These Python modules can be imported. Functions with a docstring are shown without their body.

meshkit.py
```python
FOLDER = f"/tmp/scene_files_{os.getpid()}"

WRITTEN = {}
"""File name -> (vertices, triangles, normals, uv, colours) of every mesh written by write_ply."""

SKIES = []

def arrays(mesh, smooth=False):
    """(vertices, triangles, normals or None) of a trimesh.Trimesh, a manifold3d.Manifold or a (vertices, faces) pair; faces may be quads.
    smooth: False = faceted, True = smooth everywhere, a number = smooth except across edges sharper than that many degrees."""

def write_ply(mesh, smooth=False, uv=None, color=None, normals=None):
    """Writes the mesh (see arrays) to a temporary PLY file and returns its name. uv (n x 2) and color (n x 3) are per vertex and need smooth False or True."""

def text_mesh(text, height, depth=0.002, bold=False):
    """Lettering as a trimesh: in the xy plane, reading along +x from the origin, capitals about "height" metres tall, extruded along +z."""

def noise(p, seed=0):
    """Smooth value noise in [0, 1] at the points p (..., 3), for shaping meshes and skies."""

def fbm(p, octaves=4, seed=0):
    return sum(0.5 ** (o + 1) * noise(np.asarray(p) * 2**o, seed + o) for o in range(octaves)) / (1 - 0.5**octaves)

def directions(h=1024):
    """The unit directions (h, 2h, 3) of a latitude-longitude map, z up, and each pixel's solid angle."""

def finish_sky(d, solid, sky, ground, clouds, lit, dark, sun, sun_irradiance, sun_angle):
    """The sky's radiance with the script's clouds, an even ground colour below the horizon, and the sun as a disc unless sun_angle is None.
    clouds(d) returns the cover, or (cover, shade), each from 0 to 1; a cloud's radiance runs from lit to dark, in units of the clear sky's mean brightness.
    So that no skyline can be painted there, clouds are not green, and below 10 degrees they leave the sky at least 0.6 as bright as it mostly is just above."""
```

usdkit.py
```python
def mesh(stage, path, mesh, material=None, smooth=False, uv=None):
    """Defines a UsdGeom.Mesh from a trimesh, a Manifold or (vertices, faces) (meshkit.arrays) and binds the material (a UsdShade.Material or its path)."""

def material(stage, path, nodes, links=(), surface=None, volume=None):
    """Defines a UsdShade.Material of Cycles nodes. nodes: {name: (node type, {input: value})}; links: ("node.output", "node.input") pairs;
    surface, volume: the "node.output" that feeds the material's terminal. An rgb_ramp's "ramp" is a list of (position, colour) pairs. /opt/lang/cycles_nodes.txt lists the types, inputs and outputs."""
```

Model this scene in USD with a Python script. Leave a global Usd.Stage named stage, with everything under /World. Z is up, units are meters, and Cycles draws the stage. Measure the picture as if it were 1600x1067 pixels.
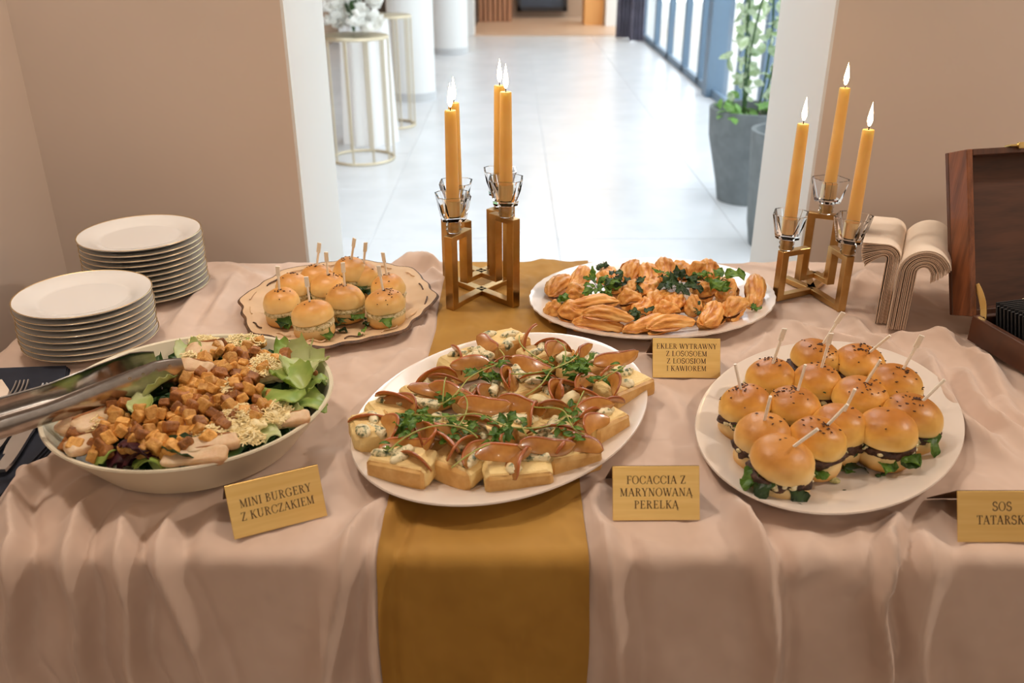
import math, random, numpy as np, trimesh, usdkit, meshkit
from pxr import Usd, UsdGeom, UsdLux, UsdShade, Gf, Sdf, Vt
import shapely
from shapely.geometry import Polygon, LineString, Point, box as sbox
from shapely.ops import unary_union
from shapely import affinity

stage = Usd.Stage.CreateInMemory()
UsdGeom.SetStageUpAxis(stage, UsdGeom.Tokens.z)
UsdGeom.SetStageMetersPerUnit(stage, 1.0)
UsdGeom.Xform.Define(stage, '/World')
rng = np.random.default_rng(7)
random.seed(7)
PI = math.pi

# ------------------------------------------------------------------ camera, sky, lamps
FPX, PITCH, CAMZ, TZ = 1380.0, math.radians(25.0), 1.36, 0.76
cam = UsdGeom.Camera.Define(stage, '/World/Camera')
cam.AddTranslateOp().Set((0, 0, CAMZ)); cam.AddRotateXOp().Set(90 - 25.0)
cam.CreateHorizontalApertureAttr(36.0); cam.CreateFocalLengthAttr(36.0 * FPX / 1600)
cam.CreateFStopAttr(5.0); cam.CreateFocusDistanceAttr(1.3)
cam.CreateExposureAttr(0.0)
dome = UsdLux.DomeLight.Define(stage, '/World/sky_light')
dome.CreateIntensityAttr(1.22); dome.CreateColorAttr((0.88, 0.95, 1.0))
WARM = (1.0, 0.895, 0.79)
LAMPS = [(-0.78, 1.46, 1.5), (0.15, 1.50, 0.40), (2.35, 1.05, 3.6), (-0.5, -2.1, 0.85), (0.6, -2.1, 0.75), (2.2, -1.4, 0.7)]  # rear lamps, behind the camera, added as fill for cards and cloth front
LAMP_I, LAMP_R = 84.0, 0.10
for i, (lx, ly, k) in enumerate(LAMPS):
    l = UsdLux.DiskLight.Define(stage, f'/World/lamp_light_{i:03d}')
    l.AddTranslateOp().Set((lx, ly, 2.775)); l.CreateRadiusAttr(LAMP_R)
    l.CreateIntensityAttr(LAMP_I * k); l.CreateColorAttr(WARM); l.CreateNormalizeAttr(False)
for i, (lx, ly) in enumerate([(0.5, 4.0), (0.5, 7.0), (0.5, 10.0)]):  # unseen ceiling panels added for extra light in the corridor
    l = UsdLux.RectLight.Define(stage, f'/World/corridor_light_{i:03d}')
    l.AddTranslateOp().Set((lx, ly, 2.97)); l.CreateWidthAttr(1.2); l.CreateHeightAttr(1.2)
    l.CreateIntensityAttr(3.0); l.CreateColorAttr((0.95, 0.97, 1.0))
l = UsdLux.RectLight.Define(stage, '/World/far_lamp_light')
l.AddTranslateOp().Set((1.0, 14.3, 2.9)); l.CreateWidthAttr(1.4); l.CreateHeightAttr(1.2)
l.CreateIntensityAttr(10.0); l.CreateColorAttr((1.0, 0.66, 0.36))

R_ = np.array([1, 0, 0.]); F_ = np.array([0, math.cos(PITCH), -math.sin(PITCH)]); U_ = np.array([0, math.sin(PITCH), math.cos(PITCH)])
C_ = np.array([0, 0, CAMZ])
def ray(x, y): return R_ * (x - 800) / FPX - U_ * (y - 533.5) / FPX + F_
def at(x, y, z=TZ):
    d = ray(x, y); return C_ + d * (z - CAMZ) / d[2]
def aty(x, y, Y):
    d = ray(x, y); return C_ + d * Y / d[1]

# ------------------------------------------------------------------ helpers
USED = {}
def numbered(parent, name):
    k = (parent, name); n = USED.get(k, 0); USED[k] = n + 1
    return f'{parent}/{name}' if n == 0 else f'{parent}/{name}_{n:03d}'
def meta(p, label=None, cat=None, group=None, kind=None):
    for k, v in (('label', label), ('category', cat), ('group', group), ('kind', kind)):
        if v: p.SetCustomDataByKey(k, v)
def g4(M): return Gf.Matrix4d(np.asarray(M).T.tolist())
def Rx(a): c, s = math.cos(a), math.sin(a); return np.array([[1, 0, 0, 0], [0, c, -s, 0], [0, s, c, 0], [0, 0, 0, 1.]])
def Ry(a): c, s = math.cos(a), math.sin(a); return np.array([[c, 0, s, 0], [0, 1, 0, 0], [-s, 0, c, 0], [0, 0, 0, 1.]])
def Rz(a): c, s = math.cos(a), math.sin(a); return np.array([[c, -s, 0, 0], [s, c, 0, 0], [0, 0, 1, 0], [0, 0, 0, 1.]])
def T(x, y=None, z=None):
    if y is None: x, y, z = x
    M = np.eye(4); M[:3, 3] = (x, y, z); return M
def S(a, b=None, c=None):
    return np.diag([a, a if b is None else b, a if c is None else c, 1.0])
def frame(o, x, y, z):
    M = np.eye(4); M[:3, 0] = x; M[:3, 1] = y; M[:3, 2] = z; M[:3, 3] = o; return M
def xf(m, M):
    v, f = m; v = np.asarray(v, float) @ M[:3, :3].T + M[:3, 3]
    if np.linalg.det(M[:3, :3]) < 0: f = f[:, ::-1]
    return v, f
def cat(*ms):
    if len(ms) == 1 and isinstance(ms[0], list): ms = ms[0]
    vs, fs, n = [], [], 0
    for v, f in ms:
        vs.append(np.asarray(v, float)); fs.append(np.asarray(f, int) + n); n += len(v)
    return np.vstack(vs), np.vstack(fs)
def tm(t): return np.array(t.vertices), np.array(t.faces)
def part(parent, name, m, mat, smooth=35, label=None, kind=None, M=None):
    pp = parent if isinstance(parent, str) else str(parent.GetPath())
    if M is not None: m = xf(m, M)
    o = usdkit.mesh(stage, numbered(pp, name), m, mat, smooth).GetPrim()
    meta(o, label=label, kind=kind); return o
def solo(name, m, mat, label=None, cat_=None, group=None, kind=None, smooth=35):
    o = part('/World', name, m, mat, smooth); meta(o, label, cat_, group, kind); return o
def thing(name, label, cat_, M=None, group=None, kind=None):
    x = UsdGeom.Xform.Define(stage, numbered('/World', name))
    x.AddTransformOp().Set(g4(np.eye(4) if M is None else M))
    meta(x.GetPrim(), label, cat_, group, kind); return x.GetPrim()
def dup(src, M, label=None, group=None):
    base = src.GetName()
    while base[-4:-3] == '_' and base[-3:].isdigit(): base = base[:-4]
    x = UsdGeom.Xform.Define(stage, numbered('/World', base))
    was = src.GetCustomData()
    x.GetPrim().GetReferences().AddInternalReference(src.GetPath())
    x.ClearXformOpOrder(); x.AddTransformOp().Set(g4(M))
    meta(x.GetPrim(), label or was['label'], was['category'], group or was.get('group'), was.get('kind'))
    x.GetPrim().SetInstanceable(True)
    return x.GetPrim()
def move(o, M): UsdGeom.Xform(o).GetOrderedXformOps()[0].Set(g4(M))

def boxm(sx, sy, sz, c=(0, 0, 0), bev=0.0):
    if bev <= 0:
        t = trimesh.creation.box((sx, sy, sz)); v, f = tm(t); return v + np.array(c), f
    b = bev; P = []
    for X in (-1, 1):
        for Y in (-1, 1):
            for Z in (-1, 1):
                x, y, z = X * sx / 2, Y * sy / 2, Z * sz / 2
                P += [(x - X * b, y - Y * b, z), (x - X * b, y, z - Z * b), (x, y - Y * b, z - Z * b)]
    h = trimesh.convex.convex_hull(np.array(P)); v, f = tm(h); return v + np.array(c), f
def bx(x0, x1, y0, y1, z0, z1, bev=0.0): return boxm(x1 - x0, y1 - y0, z1 - z0, ((x0 + x1) / 2, (y0 + y1) / 2, (z0 + z1) / 2), bev)
def hull(P): return tm(trimesh.convex.convex_hull(np.asarray(P, float)))
def lathe(prof, n=48, sx=1.0, sy=1.0, rim=None):
    prof = np.asarray(prof, float); a = np.linspace(0, 2 * PI, n, endpoint=False)
    k = np.ones(n) if rim is None else rim(a)
    V = []; idx = []
    for r, z in prof:
        if r < 1e-7: idx.append([sum(map(len, V))] * n); V.append(np.array([[0, 0, z]]))
        else:
            s0 = sum(map(len, V)); idx.append(list(range(s0, s0 + n)))
            V.append(np.stack([r * k * np.cos(a) * sx, r * k * np.sin(a) * sy, np.full(n, z)], 1))
    F = []
    for i in range(len(prof) - 1):
        A, B = idx[i], idx[i + 1]
        for j in range(n):
            q = (j + 1) % n
            if A[j] != A[q]: F.append((A[j], A[q], B[q]))
            if B[j] != B[q]: F.append((A[j], B[q], B[j]))
    return np.vstack(V), np.array(F)
def frames(P):
    P = np.asarray(P, float); t = np.gradient(P, axis=0); t /= np.linalg.norm(t, axis=1, keepdims=True) + 1e-12
    u = np.cross(t[0], [0, 0, 1.0])
    if np.linalg.norm(u) < 1e-3: u = np.cross(t[0], [1.0, 0, 0])
    u /= np.linalg.norm(u); Us = []
    for k in t:
        u = u - k * (u @ k); u /= np.linalg.norm(u) + 1e-12; Us.append(u)
    Us = np.array(Us); return P, t, Us, np.cross(t, Us)
def sweep(P, sec, scale=None, cap=True):
    """sweep a closed section (n,2) along P; scale: per-point factor (scalar or (n,2))"""
    P, t, u, w = frames(P); sec = np.asarray(sec, float); n = len(sec); m = len(P)
    sc = np.ones((m, 2)) if scale is None else (np.asarray(scale, float)[:, None] * np.ones(2) if np.ndim(scale) == 1 else np.asarray(scale, float))
    V = P[:, None] + u[:, None] * (sec[None, :, :1] * sc[:, None, :1]) + w[:, None] * (sec[None, :, 1:] * sc[:, None, 1:])
    V = V.reshape(-1, 3); F = []
    for i in range(m - 1):
        for j in range(n):
            a, b = i * n + j, i * n + (j + 1) % n
            F += [(a, b, b + n), (a, b + n, a + n)]
    if cap:
        c0, c1 = len(V), len(V) + 1; V = np.vstack([V, P[:1], P[-1:]])
        for j in range(n):
            q = (j + 1) % n; F += [(c0, q, j), (c1, (m - 1) * n + j, (m - 1) * n + q)]
    return V, np.array(F)
def circ(n, r=1.0, ry=None):
    a = np.linspace(0, 2 * PI, n, endpoint=False); return np.stack([r * np.cos(a), (r if ry is None else ry) * np.sin(a)], 1)
def tube(P, r, n=6, scale=None): return sweep(P, circ(n, r), scale)
def spline(P, n=16):
    P = np.asarray(P, float)
    if len(P) == 2: return P[0] + (P[1] - P[0]) * np.linspace(0, 1, n)[:, None]
    from scipy.interpolate import CubicSpline
    d = np.r_[0, np.cumsum(np.linalg.norm(np.diff(P, axis=0), axis=1))]
    return CubicSpline(d, P)(np.linspace(0, d[-1], n))
def grid(nu, nv, closed_u=False):
    F = []
    for i in range(nu - (0 if closed_u else 1)):
        a = i * nv; b = ((i + 1) % nu) * nv
        for j in range(nv - 1): F += [(a + j, b + j, b + j + 1), (a + j, b + j + 1, a + j + 1)]
    return np.array(F)
def gridf(nu, nv):
    i, j = np.meshgrid(np.arange(nu - 1), np.arange(nv - 1), indexing='ij'); a = (i * nv + j).ravel()
    return np.vstack([np.stack([a, a + nv, a + nv + 1], 1), np.stack([a, a + nv + 1, a + 1], 1)])
def sheet(V, F, th):
    """thicken an open sheet"""
    t = trimesh.Trimesh(V, F, process=False); n = t.vertex_normals; m = len(V)
    e = t.edges_sorted; u, cnt = np.unique(e, axis=0, return_counts=True); bset = set(map(tuple, u[cnt == 1]))
    side = [(a, b) for a, b in t.edges if tuple(sorted((a, b))) in bset]
    Fs = [(a, a + m, b) for a, b in side] + [(b, a + m, b + m) for a, b in side]
    return np.vstack([V + n * th / 2, V - n * th / 2]), np.vstack([F, F[:, ::-1] + m, np.array(Fs)[:, ::-1] if len(Fs) else np.zeros((0, 3), int)])
def ico(sub=2, r=1.0): t = trimesh.creation.icosphere(sub, r); return tm(t)
def rough(m, amp, freq, seed=0):
    v, f = m; t = trimesh.Trimesh(v, f, process=False); n = t.vertex_normals
    return v + n * ((meshkit.fbm(np.asarray(v) * freq + 17.3 + seed * 3.7, 3, seed) - .5) * 2 * amp)[:, None], f
def extr(poly, h, z=0.0):
    ms = []
    for g in getattr(poly, 'geoms', [poly]):
        if g.is_empty or g.area < 1e-12: continue
        v, f = tm(trimesh.creation.extrude_polygon(g, h, engine='earcut')); v = v + np.array([0, 0, z]); ms.append((v, f))
    return cat(ms)

# ------------------------------------------------------------------ materials
def lin(c):
    c = np.asarray(c, float) / 255.0
    return tuple(np.where(c <= .04045, c / 12.92, ((c + .055) / 1.055) ** 2.4))
LOOK = {}
def pm(name, c1, c2=None, scale=30.0, rough_=.5, bump=0.0, bscale=None, detail=3, ramp=None, coords='object', stretch=None, vary=0.0, pos=(.35, .65), bdist=.002, **k):
    """a principled material; c1, c2: sRGB colours mixed by noise; ramp: [(pos, sRGB)] instead"""
    nodes = {'p': ('principled_bsdf', dict(roughness=rough_, **k))}; links = []
    need = c2 is not None or ramp is not None or bump > 0
    if need:
        nodes['tc'] = ('texture_coordinate', {}) if coords == 'object' else ('geometry', {})
        src = 'tc.object' if coords == 'object' else 'tc.position'
        if stretch is not None:
            nodes['mp'] = ('mapping', {'scale': stretch}); links.append((src, 'mp.vector')); src = 'mp.vector'
    if c2 is not None or ramp is not None:
        st = [(a, lin(c)) for a, c in ramp] if ramp is not None else [(pos[0], lin(c1)), (pos[1], lin(c2))]
        nodes['n'] = ('noise_texture', {'scale': float(scale), 'detail': float(detail), 'roughness': .6})
        nodes['r'] = ('rgb_ramp', {'ramp': st}); links += [(src, 'n.vector'), ('n.fac', 'r.fac')]; col = 'r.color'
    else:
        nodes['c'] = ('color', {'value': lin(c1)}); col = 'c.color'
    if vary:
        nodes['oi'] = ('object_info', {}); nodes['mr'] = ('map_range', {'from_min': 0., 'from_max': 1., 'to_min': 1 - vary, 'to_max': 1 + vary})
        nodes['h'] = ('hsv', {'hue': .5, 'saturation': 1., 'fac': 1.})
        links += [('oi.random', 'mr.value'), ('mr.result', 'h.value'), (col, 'h.color')]; col = 'h.color'
    links.append((col, 'p.base_color'))
    if bump > 0:
        nodes['bn'] = ('noise_texture', {'scale': float(bscale or scale * 3), 'detail': 3.0, 'roughness': .6})
        nodes['b'] = ('bump', {'strength': float(bump), 'distance': float(bdist)})
        links += [(src, 'bn.vector'), ('bn.fac', 'b.height'), ('b.normal', 'p.normal')]
    LOOK[name] = usdkit.material(stage, '/World/Looks/' + name, nodes, links, surface='p.BSDF'); return LOOK[name]
def zramp(name, z0, z1, stops, nscale=60, namp=.25, rough_=.45, bump=.15, bscale=150, vary=0.0, **k):
    """baked goods: colour by height in the piece (crust against crumb), broken up by noise"""
    nodes = {'tc': ('texture_coordinate', {}), 's': ('separate_xyz', {}), 'mr': ('map_range', {'from_min': z0, 'from_max': z1}),
             'n': ('noise_texture', {'scale': float(nscale), 'detail': 3.0}), 'ns': ('math', {'math_type': 'multiply_add', 'value2': 2 * namp, 'value3': -namp}),
             'ad': ('math', {'math_type': 'add'}), 'r': ('rgb_ramp', {'ramp': [(a, lin(c)) for a, c in stops]}),
             'bn': ('noise_texture', {'scale': float(bscale), 'detail': 3.0}), 'b': ('bump', {'strength': float(bump), 'distance': .002}),
             'p': ('principled_bsdf', dict(roughness=rough_, **k))}
    links = [('tc.object', 's.vector'), ('s.z', 'mr.value'), ('tc.object', 'n.vector'), ('n.fac', 'ns.value1'), ('mr.result', 'ad.value1'), ('ns.value', 'ad.value2'),
             ('ad.value', 'r.fac'), ('tc.object', 'bn.vector'), ('bn.fac', 'b.height'), ('b.normal', 'p.normal')]
    col = 'r.color'
    if vary:
        nodes['oi'] = ('object_info', {}); nodes['vr'] = ('map_range', {'from_min': 0., 'from_max': 1., 'to_min': 1 - vary, 'to_max': 1 + vary}); nodes['h'] = ('hsv', {'hue': .5, 'saturation': 1., 'fac': 1.})
        links += [('oi.random', 'vr.value'), ('vr.result', 'h.value'), (col, 'h.color')]; col = 'h.color'
    links.append((col, 'p.base_color'))
    LOOK[name] = usdkit.material(stage, '/World/Looks/' + name, nodes, links, surface='p.BSDF'); return LOOK[name]
def leafmat(name, c1, c2, tr=.35, scale=60, rough_=.45):
    nodes = {'tc': ('texture_coordinate', {}), 'n': ('noise_texture', {'scale': float(scale), 'detail': 2.0}), 'r': ('rgb_ramp', {'ramp': [(.35, lin(c1)), (.65, lin(c2))]}),
             'p': ('principled_bsdf', {'roughness': rough_}), 't': ('translucent_bsdf', {}), 'm': ('mix_closure', {'fac': tr})}
    LOOK[name] = usdkit.material(stage, '/World/Looks/' + name, nodes, [('tc.object', 'n.vector'), ('n.fac', 'r.fac'), ('r.color', 'p.base_color'), ('r.color', 't.color'), ('p.BSDF', 'm.closure1'), ('t.BSDF', 'm.closure2')], surface='m.closure'); return LOOK[name]
def emit(name, c, s):
    LOOK[name] = usdkit.material(stage, '/World/Looks/' + name, {'e': ('emission', {'color': c, 'strength': float(s)})}, surface='e.emission'); return LOOK[name]

M = LOOK
pm('wall_paint', (212, 195, 180), (216, 199, 184), scale=2.0, rough_=.9)
pm('white_paint', (232, 232, 230), rough_=.8)
pm('ceiling_paint', (196, 184, 172), rough_=.9)
pm('floor_tile', (210, 213, 216), (220, 222, 225), scale=3.0, rough_=.28, coords='position')
pm('grout', (200, 201, 202), rough_=.9)
pm('linen', (219, 193, 174), (209, 182, 162), scale=9, rough_=.85, bump=.12, bscale=900, sheen_weight=.25, sheen_roughness=.4)
pm('velvet', (182, 136, 54), (164, 117, 40), scale=7, rough_=.75, bump=.1, bscale=700, sheen_weight=.25, sheen_roughness=.35, sheen_tint=lin((255, 225, 150)))
pm('porcelain', (240, 236, 230), rough_=.16, coat_weight=.4)
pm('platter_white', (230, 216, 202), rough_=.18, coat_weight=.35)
pm('stoneware', (232, 221, 194), rough_=.25, coat_weight=.2)
pm('gilt', (226, 200, 150), rough_=.35, metallic=1.0)
pm('brass', (200, 166, 110), (184, 148, 92), scale=25, rough_=.3, metallic=1.0)
pm('sign_brass', (240, 204, 132), (232, 192, 116), scale=6, rough_=.42, metallic=1.0, stretch=(1, 40, 1))
pm('sign_back', (110, 80, 50), rough_=.4, metallic=1.0)
pm('ink', (70, 34, 18), rough_=.7)
pm('wax', (240, 178, 112), (232, 166, 96), scale=12, rough_=.42, subsurface_weight=.35, subsurface_scale=.012, subsurface_radius=(1, .5, .2))
pm('wick', (40, 30, 26), rough_=.9)
usdkit.material(stage, '/World/Looks/crystal', {'g': ('principled_bsdf', {'base_color': (1, 1, 1), 'roughness': .02, 'transmission_weight': 1.0, 'ior': 1.45})}, surface='g.BSDF'); M['crystal'] = UsdShade.Material.Get(stage, '/World/Looks/crystal')
emit('flame', (1.0, .74, .36), 26.0)
emit('flame_core', (1.0, .86, .62), 60.0)
emit('lamp_glow', WARM, 20.0)
emit('added_panel_glow', (.95, .97, 1.0), 4.0)
# ------------------------------------------------------------------ the setting
YB, JD = 1.80, 0.37                 # face of the back wall, its depth
XL, XJL, XJR, XR = -0.965, -0.437, 0.618, 3.0
def struct(name, m, mat, label=None, smooth=False): return solo(name, m, mat, label, kind='structure', smooth=smooth)
fl = thing('floor', 'pale grey large-format floor tiles running down the corridor', None, kind='structure')
part(fl, 'grout_bed', bx(-3.2, 1.98, 2.28, 16.2, -.06, -.004), 'x' and M['grout'], False)
tw, tl, gap = .90, .90, .004
tiles_x = np.arange(-2.48, 1.75, tw); tiles_y = np.arange(2.30, 13.0, tl)
for x in tiles_x:
    for y in tiles_y:
        part(fl, 'tile', bx(x + gap / 2, min(x + tw, 1.76) - gap / 2, y + gap / 2, y + tl - gap / 2, -.012, rng.uniform(-.0006, .0004), .0015), M['floor_tile'], False)
pm('near_floor', (104, 88, 76), rough_=.5)
part(fl, 'near_floor', bx(XL - .1, XR, -2.6, 2.29, -.02, -.002), M['near_floor'], False)
pm('far_wood', (196, 172, 150), (184, 160, 138), scale=4, rough_=.4, coords='position', stretch=(1, 8, 1))
part(fl, 'wood_floor', bx(-3.0, 1.98, 13.15, 16.1, -.012, .0), M['far_wood'], False)
struct('wall_left', bx(XL - .12, XL, -2.6, YB, 0, 2.8), M['wall_paint'], 'taupe left wall beside the stacks of plates')
wl = struct('wall_back', bx(XL - .12, XJL - .006, YB, YB + JD, 0, 2.8), M['wall_paint'], 'taupe back wall left of the opening, behind the plates')
struct('wall_back', bx(XJR + .006, XR, YB, YB + JD, 0, 2.8), M['wall_paint'], 'taupe back wall right of the opening, behind the wooden box')
struct('wall_header', bx(XJL - .01, XJR + .01, YB, YB + JD, 2.35, 2.8), M['wall_paint'])
struct('trim_1', bx(XJL - .006, XJL, YB, YB + JD, 0, 2.35), M['white_paint'], 'white reveal on the left side of the opening')
struct('trim_2', bx(XJR, XJR + .006, YB, YB + JD, 0, 2.35), M['white_paint'], 'white reveal on the right side of the opening')
struct('trim_3', bx(XL - .12, XJL - .006, YB + JD, YB + JD + .006, 0, 2.8), M['white_paint'])
struct('trim_4', bx(XJR + .006, XR, YB + JD, YB + JD + .006, 0, 2.8), M['white_paint'])
struct('wall_right', bx(XR, XR + .12, -2.6, YB, 0, 2.8), M['wall_paint'])
struct('wall_rear', bx(XL - .12, XR + .12, -2.72, -2.6, 0, 2.8), M['white_paint'])
struct('ceiling', bx(XL - .12, XR + .12, -2.72, YB + JD, 2.8, 2.9), M['ceiling_paint'])
for i, (lx, ly, k) in enumerate(LAMPS):
    t = thing('ceiling_light', 'round recessed ceiling light with a warm glow in the buffet room, rear ones added as fill', 'ceiling light', T(lx, ly, 2.8), group='recessed ceiling lights')
    part(t, 'trim_ring', lathe([(.10, -.012), (.125, -.012), (.13, 0), (.10, 0), (.10, -.012)], 40), M['white_paint'])
    part(t, 'lens', lathe([(0, -.004), (.10, -.004), (.10, 0), (0, 0)], 40), M['lamp_glow'])
# corridor shell
WX = 1.78
struct('wall_corridor_left', bx(-3.2, -3.1, YB + JD, 16.2, 0, 3.0), M['white_paint'])
pm('tan_panel', (176, 148, 126), (166, 138, 116), scale=3, rough_=.6, coords='position', stretch=(6, 6, .5))
tp = thing('wall_panelling', 'tan wall panelling behind the flower stands in the corridor', None, kind='structure')
for i in range(12):
    part(tp, 'panel', bx(-2.42, -2.38, 4.2 + i * .9, 5.09 + i * .9, 0, 3.0, .004), M['tan_panel'], False)
struct('ceiling_corridor', bx(-3.2, 1.98, YB + JD, 16.2, 3.0, 3.1), M['white_paint'])
for (lx, ly) in [(0.5, 4.0), (0.5, 7.0), (0.5, 10.0)]:
    t = thing('ceiling_panel_light', 'square white luminous panel added to the corridor ceiling as unseen fill', 'ceiling light', T(lx, ly, 3.0), group='added corridor fill panels')
    part(t, 'panel_frame', cat(bx(-.64, .64, -.64, -.60, -.02, 0), bx(-.64, .64, .60, .64, -.02, 0), bx(-.64, -.60, -.6, .6, -.02, 0), bx(.60, .64, -.6, .6, -.02, 0)), M['white_paint'], False)
    part(t, 'diffuser', bx(-.6, .6, -.6, .6, -.006, -.001), M['added_panel_glow'], False)
struct('wall_far', bx(-3.2, 1.98, 16.1, 16.2, 0, 3.0), pm('far_wall', (176, 152, 132), rough_=.8))
# three round white columns
for i, (x0, x1, yb) in enumerate([(607, 678, 160), (672, 730, 86)]):
    P = at((x0 + x1) / 2, yb, 0); r = (x1 - x0) / 2 / FPX * ((P - C_) @ F_)
    cl = thing('column', ['round white column nearest the flower stands', 'second round white column further down the corridor'][i], 'column', T(P[0], P[1] + r, 0), kind='structure')
    part(cl, 'shaft', lathe([(0, 0), (r, 0), (r, 3.0), (0, 3.0)], 48), M['white_paint'])
    part(cl, 'plinth', lathe([(r, 0), (r + .008, 0), (r + .008, .07), (r, .075), (r, 0)], 48), M['grout'])
P = at(741, 56, 0)
struct('pillar', bx(P[0] - .5, P[0], P[1], P[1] + .35, 0, 3.0), M['white_paint'], 'flat white pillar beyond the round columns')
# far end: slatted wood wall, dark doorway, lit niche
pm('slat_wood', (196, 146, 112), (176, 126, 94), scale=6, rough_=.5, coords='object', stretch=(3, 3, .3))
sw = thing('slatted_wall', 'vertical wooden slat wall at the far end of the corridor', None, kind='structure')
P0, P1 = at(747, 36, 0), at(800, 36, 0); n = 7
part(sw, 'backing', bx(P0[0], P1[0], 15.3, 15.35, 0, 3.0), pm('slat_back', (120, 84, 62), rough_=.7), False)
part(sw, 'side_panel', bx(P0[0] - .12, P0[0] - .02, 13.3, 15.3, 0, 3.0), pm('dark_edge', (46, 44, 46), rough_=.6), False)
for i in range(n):
    x = P0[0] + (P1[0] - P0[0]) * (i + .5) / n
    part(sw, 'slat', bx(x - .028, x + .028, 15.2, 15.3, 0, 3.0, .004), M['slat_wood'], False)
D0, D1 = aty(808, 18, 16.0), aty(886, 18, 16.0)
pm('dark_door', (70, 82, 100), (58, 66, 82), scale=2, rough_=.25)
d = thing('door_1', 'dark blue-grey doorway at the far end of the corridor', None, kind='structure')
part(d, 'door_leaf', bx(D0[0] + .05, D1[0] - .05, 15.98, 16.04, .16, 2.5), M['dark_door'], False)
part(d, 'door_frame', cat(bx(D0[0], D0[0] + .06, 15.94, 16.06, .1, 2.56), bx(D1[0] - .06, D1[0], 15.94, 16.06, .1, 2.56), bx(D0[0], D1[0], 15.94, 16.06, 2.5, 2.56), bx(D0[0], D1[0], 15.94, 16.06, .1, .17)), M['dark_edge'], False)
N0, N1 = at(912, 38, 0), at(941, 38, 0)
struct('wall_partition', bx(N0[0], N1[0], 14.7, 15.2, 0, 3.0), pm('warm_panel', (236, 178, 110), rough_=.6), 'orange lit partition wall near the far doorway')
struct('wall_partition', bx(N1[0] + .02, at(968, 40, 0)[0] + .1, 14.5, 14.9, 0, 3.0), M['white_paint'], 'white wall piece between the orange partition and the curtains')
pm('curtain_cloth', (120, 116, 132), (98, 94, 108), scale=5, rough_=.85)
for k, (xa, xb, yb, lab) in enumerate([(962, 984, 60, 'dark grey curtain at the far end of the window wall'), (984, 1006, 66, 'pale violet-grey curtain closest to the window frames')]):
    A, B = at(xa, yb, 0), at(xb, yb, 0); nn = 60; s = np.linspace(0, 1, nn)
    X = A[0] + (B[0] - A[0]) * s; Y = A[1] + .05 * np.sin(s * 2 * PI * 4) + .1 * k
    V = np.array([[X[i], Y[i], z] for i in range(nn) for z in np.linspace(.01, 2.98, 8)])
    c = solo('curtain', sheet(V, gridf(nn, 8), .01), M['curtain_cloth'], lab, 'curtain')
# window wall on the right: slate-blue frames, glass, and the garden beyond
pm('frame_paint', (102, 124, 144), rough_=.45)
usdkit.material(stage, '/World/Looks/pane_glass', {'t': ('transparent_bsdf', {'color': (.97, .98, .99)}), 'k': ('math', {'math_type': 'multiply', 'value2': .12}), 'g': ('glossy_bsdf', {'roughness': .02, 'color': (1, 1, 1)}), 'f': ('fresnel', {'IOR': 1.45}), 'm': ('mix_closure', {})},
                [('f.fac', 'k.value1'), ('k.value', 'm.fac'), ('t.BSDF', 'm.closure1'), ('g.BSDF', 'm.closure2')], surface='m.closure')
M['pane_glass'] = UsdShade.Material.Get(stage, '/World/Looks/pane_glass')
ys = [2.35, 3.2, 4.1, 5.0, 5.85, 6.5, 7.2, 8.15, 8.75, 9.6, 10.6, 11.6, 12.7]
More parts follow.
